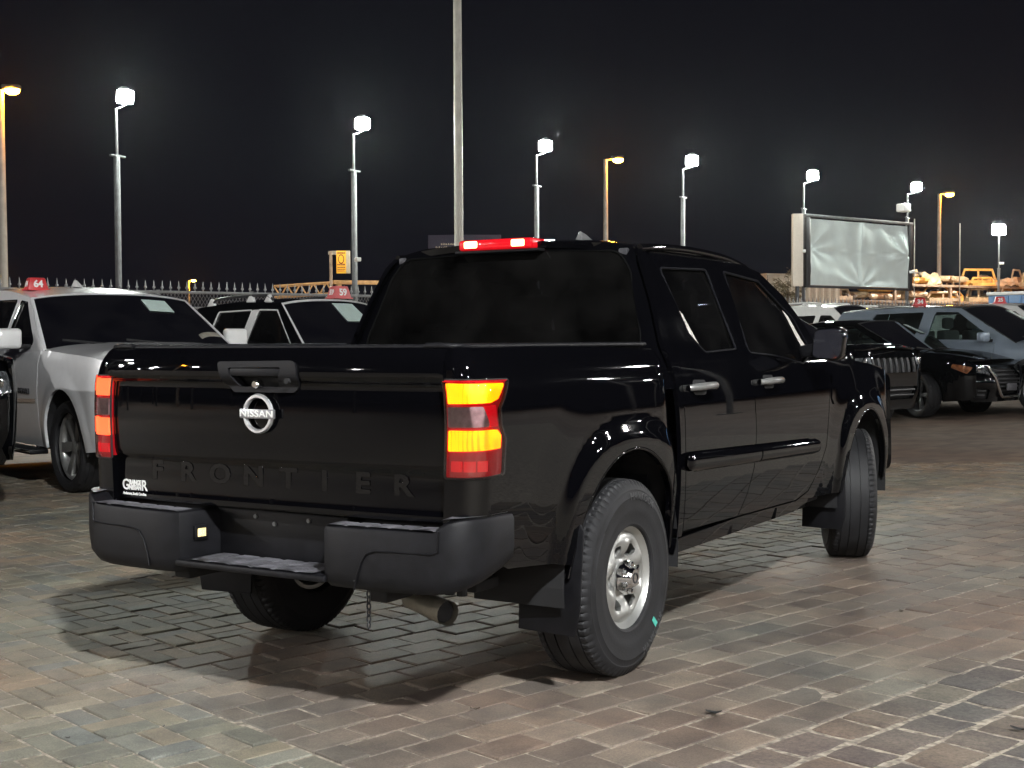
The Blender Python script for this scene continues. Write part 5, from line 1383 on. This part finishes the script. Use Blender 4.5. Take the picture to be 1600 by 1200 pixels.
HLENS = pm('headlight_lens', (.22, .235, .25), .10, .6, coat=1, var=.7, scale=18)
AMBER = pm('amber_side_lens', (.20, .075, .03), .12, .3, coat=1, var=.5, scale=25)

def roof_sign(num, P, heading, mat, label, s=1.0):
    t = thing('roof_number_sign', label, 'number sign', P, heading-PI/2, 'red numbered signs on car roofs')
    w0, w1, h, d0, d1 = .17*s, .12*s, .21*s, .13*s, .09*s
    v = [(-w0, -d0, 0), (w0, -d0, 0), (w0, d0, 0), (-w0, d0, 0), (-w1, -d1, h), (w1, -d1, h), (w1, d1, h), (-w1, d1, h)]
    MB().add(v, [(0, 3, 2, 1), (4, 5, 6, 7), (0, 1, 5, 4), (1, 2, 6, 5), (2, 3, 7, 6), (3, 0, 4, 7)]).obj('sign_body', mat, t, .012, 2)
    MB().box((-w0-.01, -d0-.01, -.0), (w0+.01, d0+.01, .018)).obj('magnet_base', mat, t, .005)
    ty = (d0-d1)/h
    for (o, x, y) in (((0, d0*.5+d1*.5+.004, h*.5), (-1, 0, 0), (0, -ty, 1)), ((0, -d0*.5-d1*.5-.004, h*.5), (1, 0, 0), (0, ty, 1))):
        text('number', num, .155*s, WHITEINK, t, basis(o, x, y), .001, .95, .004)
    tx = (w0-w1)/h
    for (o, x, y) in (((w0*.5+w1*.5+.004, 0, h*.5), (0, 1, 0), (-tx, 0, 1)), ((-w0*.5-w1*.5-.004, 0, h*.5), (0, -1, 0), (tx, 0, 1))):
        text('number', num, .125*s, WHITEINK, t, basis(o, x, y), .001, .95, .004)
    return t
def local(T, h, p):
    c, s = math.cos(h-PI/2), math.sin(h-PI/2); l = T.location
    return (l.x+c*p[0]-s*p[1], l.y+s*p[0]+c*p[1], l.z+p[2])
def root_from_wheel(contact, h, x, y):
    """root position from the ground contact of one wheel (local x, y)"""
    c, s = math.cos(h-PI/2), math.sin(h-PI/2)
    return (contact[0]-(c*x-s*y), contact[1]-(s*x+c*y))

WPAINT = pm('white_pearl_paint', (.84, .84, .85), .32, .15, coat=1, var=.03)
WHT = pm('white_car_paint', (.70, .70, .69), .35, coat=1, var=.03)
SBLUE = pm('grey_blue_paint', (.25, .30, .36), .32, .35, coat=1, var=.04)
BLK2 = pm('second_black_paint', (.002, .0022, .0028), .5, coat=.75, coatr=.01, var=.05, spec=0.0)
SATIN = pm('satin_silver_wheel', (.42, .42, .41), .3, .8, var=.1)
DKWH = pm('dark_machined_wheel', (.16, .16, .165), .3, .8, var=.3)
CLAD = pm('grey_cladding', (.02, .02, .022), .6)

def big_suv(paint, **k):
    c = dict(W=1.00, WB=2.95, yf=3.98, yr=-1.2, rw=.405, tw=.285, rim=.295, zb=.36, belt=(1.22, 1.235), yw=2.35, yt=1.50, zr=1.80, yrt=-.95, yrb=-1.12, zrr=1.76, zn=1.14, rf=.42,
             rr=.25, paint=paint, doors=(2.30, 1.22, .16), wins=[[(2.06, 1.285), (1.52, 1.735), (1.28, 1.735), (1.20, 1.275)], [(1.08, 1.275), (1.14, 1.735), (.25, 1.735), (.22, 1.28)], [(.12, 1.28), (.15, 1.73), (-.72, 1.70), (-.85, 1.32)]],
             tum=.34, ra=.50, wk='single', wn=6, wmat=SATIN, flare=.015, seats=(1.35, .35),
             grilles=[[(-.55, 1.05), (.55, 1.05), (.48, .72), (-.48, .72)], [(-.6, .55), (.6, .55), (.5, .45), (-.5, .45)]], gtrim=[CHROME, None], bars=[('h', 6, CHROME), ('h', 2, DARKM)],
             lamps=[[(.60, 1.06), (.84, 1.05), (.84, .86), (.60, .86)]], hc=.07, mir=(.24, .19), sp=.05)
    c.update(k); return c
def mid_suv(paint, **k):
    c = dict(W=.92, WB=2.70, yf=3.55, yr=-.88, rw=.345, tw=.225, rim=.235, zb=.30, belt=(1.07, 1.03), yw=2.30, yt=1.35, zr=1.60, yrt=-.55, yrb=-.78, zrr=1.54, zn=.93, rf=.50,
             rr=.3, paint=paint, doors=(2.05, 1.05, .22), wins=[[(1.98, 1.085), (1.33, 1.545), (1.06, 1.55), (.98, 1.09)], [(.86, 1.09), (.94, 1.55), (.15, 1.535), (.02, 1.12)]],
             tum=.36, ra=.42, wk='double', wn=5, wmat=SATIN, flare=.02, seats=(1.15, .25),
             grilles=[[(-.45, .86), (.45, .86), (.30, .62), (-.30, .62)], [(-.55, .50), (.55, .50), (.45, .36), (-.45, .36)]], gtrim=[CHROME, None], bars=[('h', 4, DARKM), ('h', 2, DARKM)],
             lamps=[[(.50, .86), (.74, .88), (.74, .76), (.52, .74)]], hc=.06, sp=.05)
    c.update(k); return c
def sedan(paint, **k):
    c = dict(W=.925, WB=2.82, yf=3.78, yr=-1.10, rw=.335, tw=.225, rim=.24, zb=.22, belt=(.98, .93), yw=2.66, yt=1.66, zr=1.40, yrt=.35, yrb=-.55, zrr=1.33, zn=.77, rf=.60,
             rr=.35, paint=paint, doors=(2.08, 1.05, .20), wins=[[(2.30, .985), (1.60, 1.355), (1.26, 1.365), (1.20, .985)], [(1.10, .985), (1.16, 1.365), (.50, 1.33), (-.20, 1.06), (-.18, 1.0)]],
             tum=.42, ra=.40, wk='double', wn=5, wmat=DKWH, flare=.015, seats=(1.15, .25),
             grilles=[[(-.44, .74), (.44, .74), (.26, .34), (-.26, .34)], [(.50, .42), (.72, .45), (.70, .30), (.50, .28)], [(-.50, .42), (-.72, .45), (-.70, .30), (-.50, .28)]], gtrim=[None, None, None], bars=[('h', 6, DARKM), ('h', 2, DARKM), ('h', 2, DARKM)],
             lamps=[[(.42, .74), (.70, .78), (.72, .68), (.46, .63)]], slamps=[[(3.62, .745), (3.36, .795), (3.34, .74), (3.55, .65)]], slens=AMBER, hc=.07, sp=.045, lean=.16)
    c.update(k); return c

def build_cars():
    H = LA
    # silver-white full size SUV with the 64 sign
    h = R(-21)
    p = root_from_wheel((-6.04, 4.33), h, .84, 2.95)
    T, F = car('large_suv', 'silver white full size SUV with red 64 sign on its roof', 'SUV', p, h, big_suv(WPAINT, apil=True, zr=1.745, arch=.105, zrr=1.76, paper=(-.62, -.30, .66, .88), glass=GLASSD, clad=None, mirmat=WHT, steer=R(2), trim=CHROME, wins=[[(2.06, 1.285), (1.47, 1.70), (1.28, 1.72), (1.20, 1.275)], [(1.08, 1.275), (1.14, 1.73), (.25, 1.74), (.22, 1.28)], [(.12, 1.28), (.15, 1.735), (-.72, 1.70), (-.85, 1.32)]]))
    X = F['X'](1); 
    q = X(np.array([1.92]), np.array([.86]))[0]
    text('door_badge', 'DENALI', .075, DARKM, F['parts'][('front_door', 1)], basis((q[0]+.004, q[1]+.0, q[2]), (0, -1, 0) if False else (0, 1, 0), (0, 0, 1)), .004, 1.1, .001, sx=1.2)
    mo = fil([(2.26, .80, .01), (1.26, .775, .01), (1.26, .745, .01), (2.26, .765, .01)]); panel('door_chrome_strip', mo, X, CHROME, F['parts'][('front_door', 1)], sp=.05, th=.01, side=1, off=.010)
    MB().box((.93, .62, .30), (1.10, 2.38, .345)).obj('running_board', DKPL, T, .01); MB().box((1.098, .62, .318), (1.106, 2.38, .343)).obj('running_board_trim', CHROME, T, .002)
    for yy in (.9, 2.1): MB().box((.70, yy, .33), (.95, yy+.06, .40)).obj('board_bracket', FLAT, T)
    v = [(-.04, 0, 0), (.04, 0, 0), (.03, .18, 0), (-.03, .18, 0), (-.012, .02, .075), (.012, .02, .075), (.01, .06, .07), (-.01, .06, .07)]
    MB().add([(x+.1, y+.75, z+1.885) for x, y, z in v], [(0, 3, 2, 1), (4, 5, 6, 7), (0, 1, 5, 4), (1, 2, 6, 5), (2, 3, 7, 6), (3, 0, 4, 7)]).obj('antenna_fin', WHT, T, .006)
    roof_sign('64', local(T, h, (.56, .95, 1.835)), h, SIGNRED, 'red 64 number sign on the silver white SUV roof', .62)
    # two tone SUV with the 59 sign
    h = R(-16)
    p = root_from_wheel((-5.86, 7.68), h, .80, 2.70)
    T, F = car('two_tone_suv', 'white SUV with black roof and roof rails under the 59 sign', 'SUV', p, h, mid_suv(WHT, roof=BLK2, zr=1.76, zrr=1.74, belt=(1.14, 1.10), zn=1.0, rails=(-.35, 1.05), railmat=DARKM, footmat=WHT, frame=BLK2, glass=GLASSD, paper=(-.42, .05, .60, .92), apil=True,
        wins=[[(1.98, 1.155), (1.33, 1.68), (.92, 1.69), (.82, 1.16)], [(.68, 1.16), (.78, 1.69), (.0, 1.68), (-.12, 1.19)]], trim=WHT))
    for sg in (1, -1):
        G_ = lambda y, z, sg=sg: np.stack([sg*F['xg'](y, z), y, z], -1)
        panel('pillar_panel', [(.69, 1.15), (.815, 1.15), (.915, 1.69), (.785, 1.69)], G_, WHT, T, sp=.06, th=.01, side=sg, off=.004)
    roof_sign('59', local(T, h, (-.42, 1.02, 1.835)), h, SIGNPINK, 'faded red 59 number sign on the black roofed SUV', .76)
    # black pickup at the left edge
    h = R(-15)
    p = root_from_wheel((-6.14, 3.24), h, -.86, 2.95)
    car('dark_suv', 'black vehicle front with chrome edged bumper cut by the left edge', 'SUV', p, h, big_suv(BLK2, wk='double', zn=1.16, gtrim=[CHROME, CHROME], lamps=[[(.62, 1.10), (.86, 1.09), (.86, .93), (.62, .93)]]))
    # black boxy SUV with slotted grille
    h = R(-15)
    q = at(1432, 575, 17.2); z = float(gz(q.x, q.y))
    fx = local_root((q.x, q.y), h, -.60, 3.52)
    car('slotted_grille_suv', 'black boxy SUV with slotted grille just beyond the pickup front fender', 'SUV', fx, h, mid_suv(BLK2, W=.94, zn=1.08, belt=(1.16, 1.14), zr=1.68, zrr=1.66, rf=.42, lean=.05, hc=.05,
        wins=[[(1.98, 1.195), (1.33, 1.625), (1.06, 1.63), (.98, 1.20)], [(.86, 1.20), (.94, 1.63), (.15, 1.615), (.02, 1.22)]],
        grilles=[[(-.50, .99), (.50, .99), (.50, .80), (-.50, .80)], [(-.6, .62), (.6, .62), (.5, .45), (-.5, .45)]], gtrim=[None, None], bars=[('v', 8, DARKM), ('h', 2, DARKM)], lamps=[[(.55, 1.0), (.78, .99), (.76, .90), (.55, .90)]], clad=CLAD))
    # black sedan
    h = R(-16)
    q = at(1440, 651, 19.3)
    p = root_from_wheel((q.x, q.y), h, .80, 2.82)
    T, F = car('black_sedan', 'black sedan with amber edged headlight and bright V grille trim', 'sedan', p, h, sedan(BLK2, glass=GLASSC, sglass=GLASSC, paper=(-.75, -.42, .60, .88), steer=R(-24)))
    vt = [(-.47, .76), (-.40, .60), (-.27, .345), (-.22, .31), (.22, .31), (.27, .345), (.40, .60), (.47, .76)]
    tube3 = []
    for (x, z) in vt:
        t_ = max(0, (abs(x)-.30)/.6); tube3.append((x, 3.78-.10*t_-(.10 if z > .6 else .03), z))
    MB().tube([(x, y+.03, z) for x, y, z in tube3], .024, 8).obj('v_grille_trim', CHROME, T, smooth=60)
    MB().box((-.15, 3.80, .40), (.15, 3.82, .50)).obj('plate', pm('dark_plate', (.10, .10, .11), .5), T, .003)
    # grey-blue SUV with 34
    h = R(-18)
    q = at(1437, 474, 21.6)
    T, F = car('grey_blue_suv', 'grey blue SUV with dark roof under the 34 sign', 'SUV', local_root((q.x, q.y), h, .25, .55), h, mid_suv(SBLUE, W=.95, WB=2.92, yf=3.85, yr=-1.02, yw=2.58, yt=1.58, yrt=-.62, yrb=-.92, doors=(2.25, 1.15, .25), roof=pm('dark_roof_paint', (.02, .022, .026), .3, coat=1), clad=CLAD, glass=GLASSC, sglass=GLASSC, zr=1.60, zrr=1.57, belt=(1.10, 1.05), zn=.97,
        wins=[[(2.24, 1.10), (1.54, 1.54), (1.14, 1.55), (1.06, 1.11)], [(.86, 1.11), (.94, 1.55), (.05, 1.53), (-.25, 1.15)]], paper=(-.72, -.40, .62, .88), steer=R(-15)))
    zs = F['zroof'](np.array(.75))
    roof_sign('34', local(T, h, (.25, .55, float(zs)+.045)), R(-68), SIGNRED, 'red 34 number sign on the grey blue SUV roof', .62)
    # white car with 25
    q = at(1562, 478, 25.0)
    T, F = car('white_suv', 'white SUV under the 25 sign at the far right edge', 'SUV', local_root((q.x, q.y), h, .2, .75), h, mid_suv(WHT, glass=GLASSD, zr=1.64, zrr=1.6, steer=0.0))
    roof_sign('25', local(T, h, (.2, .75, float(F['zroof'](np.array(.75)))+.045)), R(-68), SIGNRED, 'red 25 number sign on the white SUV at the far right', .62)
    # white roofs far behind
    for (px, py, d, lb) in ((1262, 489, 30.0, 'white boxy SUV far behind, left of the pair under the banner'), (1312, 489, 33.0, 'white SUV far behind under the banner, right of the pair')):
        q = at(px, py, d); car('far_white_suv', lb, 'SUV', local_root((q.x, q.y), R(-18), .0, .2), R(-18), mid_suv(WHT, sp=.09, zr=1.72, zrr=1.72, rails=(-.4, 1.0), railmat=WHT), 'white cars far behind')
    # blue box truck cut by the right edge
    q = at(1572, 458, 42.0); z0 = float(gz(q.x, q.y)); t = thing('blue_box_truck', 'blue box bodied truck cut by the right edge near the fence', 'truck', (q.x, q.y, z0), R(-18)-PI/2-.0+PI/2)
    BLU = pm('blue_truck_paint', (.10, .22, .42), .4, var=.08); hgt = q.z-z0
    b = MB().box((0, -1.1, .95), (5.2, 1.1, hgt-.10)).obj('cargo_box', BLU, t, .02)
    for k in range(12): MB().box((.2+k*.42, -1.13, 1.0), (.26+k*.42, -1.102, hgt-.14)).obj('box_rib', BLU, b)
    bx('top_rail', (-.05, -1.14, hgt-.098), (5.25, 1.14, hgt), WHITEPL, t, .01); bx('bottom_rail', (-.03, -1.13, .82), (5.2, 1.13, .948), WHITEPL, t, .01)
    MB().box((5.3, -1.05, .55), (7.0, 1.05, 2.3)).obj('cab', BLU, t, .12, 3); MB().box((.1, -.5, .55), (5.3, .5, .80)).obj('chassis', FLAT, t)
    for yy in (.9, 4.0, 6.2):
        for sg in (1, -1):
            o = put_wheel(t, sg*.95, 0, .42, .25, .26, 'single'); o.location = (yy, sg*.95, .42); o.rotation_euler = (0, 0, PI/2 if sg > 0 else -PI/2)
def local_root(P, h, x, y):
    c, s = math.cos(h-PI/2), math.sin(h-PI/2); return (P[0]-(c*x-s*y), P[1]-(s*x+c*y))
build_cars()

# ------------------------------------------------------------------ litter on the paving
def litter():
    LF = pm('dry_leaf_litter', (.09, .07, .05), .7, var=.4)
    DK = pm('dark_scrap', (.03, .03, .03), .6)
    for (px, py, s, lb, m) in ((1115, 1117, .028, 'dark curled leaf on the paving right of the rear wheel', DK), (1592, 1143, .028, 'dark crumpled scrap at the lower right edge', DK), (742, 1111, .018, 'small brown leaf behind the rear wheel', LF), (106, 1156, .008, 'tiny dark chip on the lower left paving', DK), (256, 1138, .008, 'tiny dark chip on the pale brick weave', DK), (1408, 957, .02, 'brown scrap on the open paving at right', LF)):
        D = cf+(px-800)/FPX*cr-(py-600)/FPX*cu_; t = -CAM[2]/D[2]; P = CAM+t*D; n = 6; v = []; f = []
        rr = random.Random(px)
        for j in range(4):
            for i in range(n+1):
                a = (i/n-.5)*2; v.append((a*s, (j/3-.5)*s*.9*(1-a*a*.8), .004+s*.28*(a*a)+s*.35*(j/3-.5)**2+rr.uniform(0, .003)))
        for j in range(3):
            for i in range(n): k = j*(n+1)+i; f.append((k, k+1, k+n+2, k+n+1))
        mb = MB().add(v, f); mb.add([(x, y, z+.0015) for x, y, z in v], f)
        o = mb.obj('leaf' if m is LF else 'litter_scrap', m, smooth=60); o.location = (P[0], P[1], .001); o.rotation_euler = (0, 0, rr.uniform(0, 6)); tag(o, lb, 'leaf' if m is LF else 'litter', 'litter on the paving')
litter()

# ------------------------------------------------------------------ night haze hanging over the lot
def haze():
    o = MB().box((-300, -300, -1.2), (300, 300, 16.6)).obj('haze', None)
    m = bpy.data.materials.new('night_haze'); m.use_nodes = True; t = m.node_tree
    t.nodes.remove(t.nodes['Principled BSDF']); pv = t.nodes.new('ShaderNodeVolumePrincipled')
    pv.inputs['Color'].default_value = (.86, .90, .95, 1); pv.inputs['Density'].default_value = HAZE_D; pv.inputs['Anisotropy'].default_value = .88
    t.links.new(pv.outputs[0], t.nodes['Material Output'].inputs['Volume'])
    o.data.materials.append(m); tag(o, 'thin night haze glowing round the floodlights', None, kind='stuff')
HAZE_D = .00009
haze()
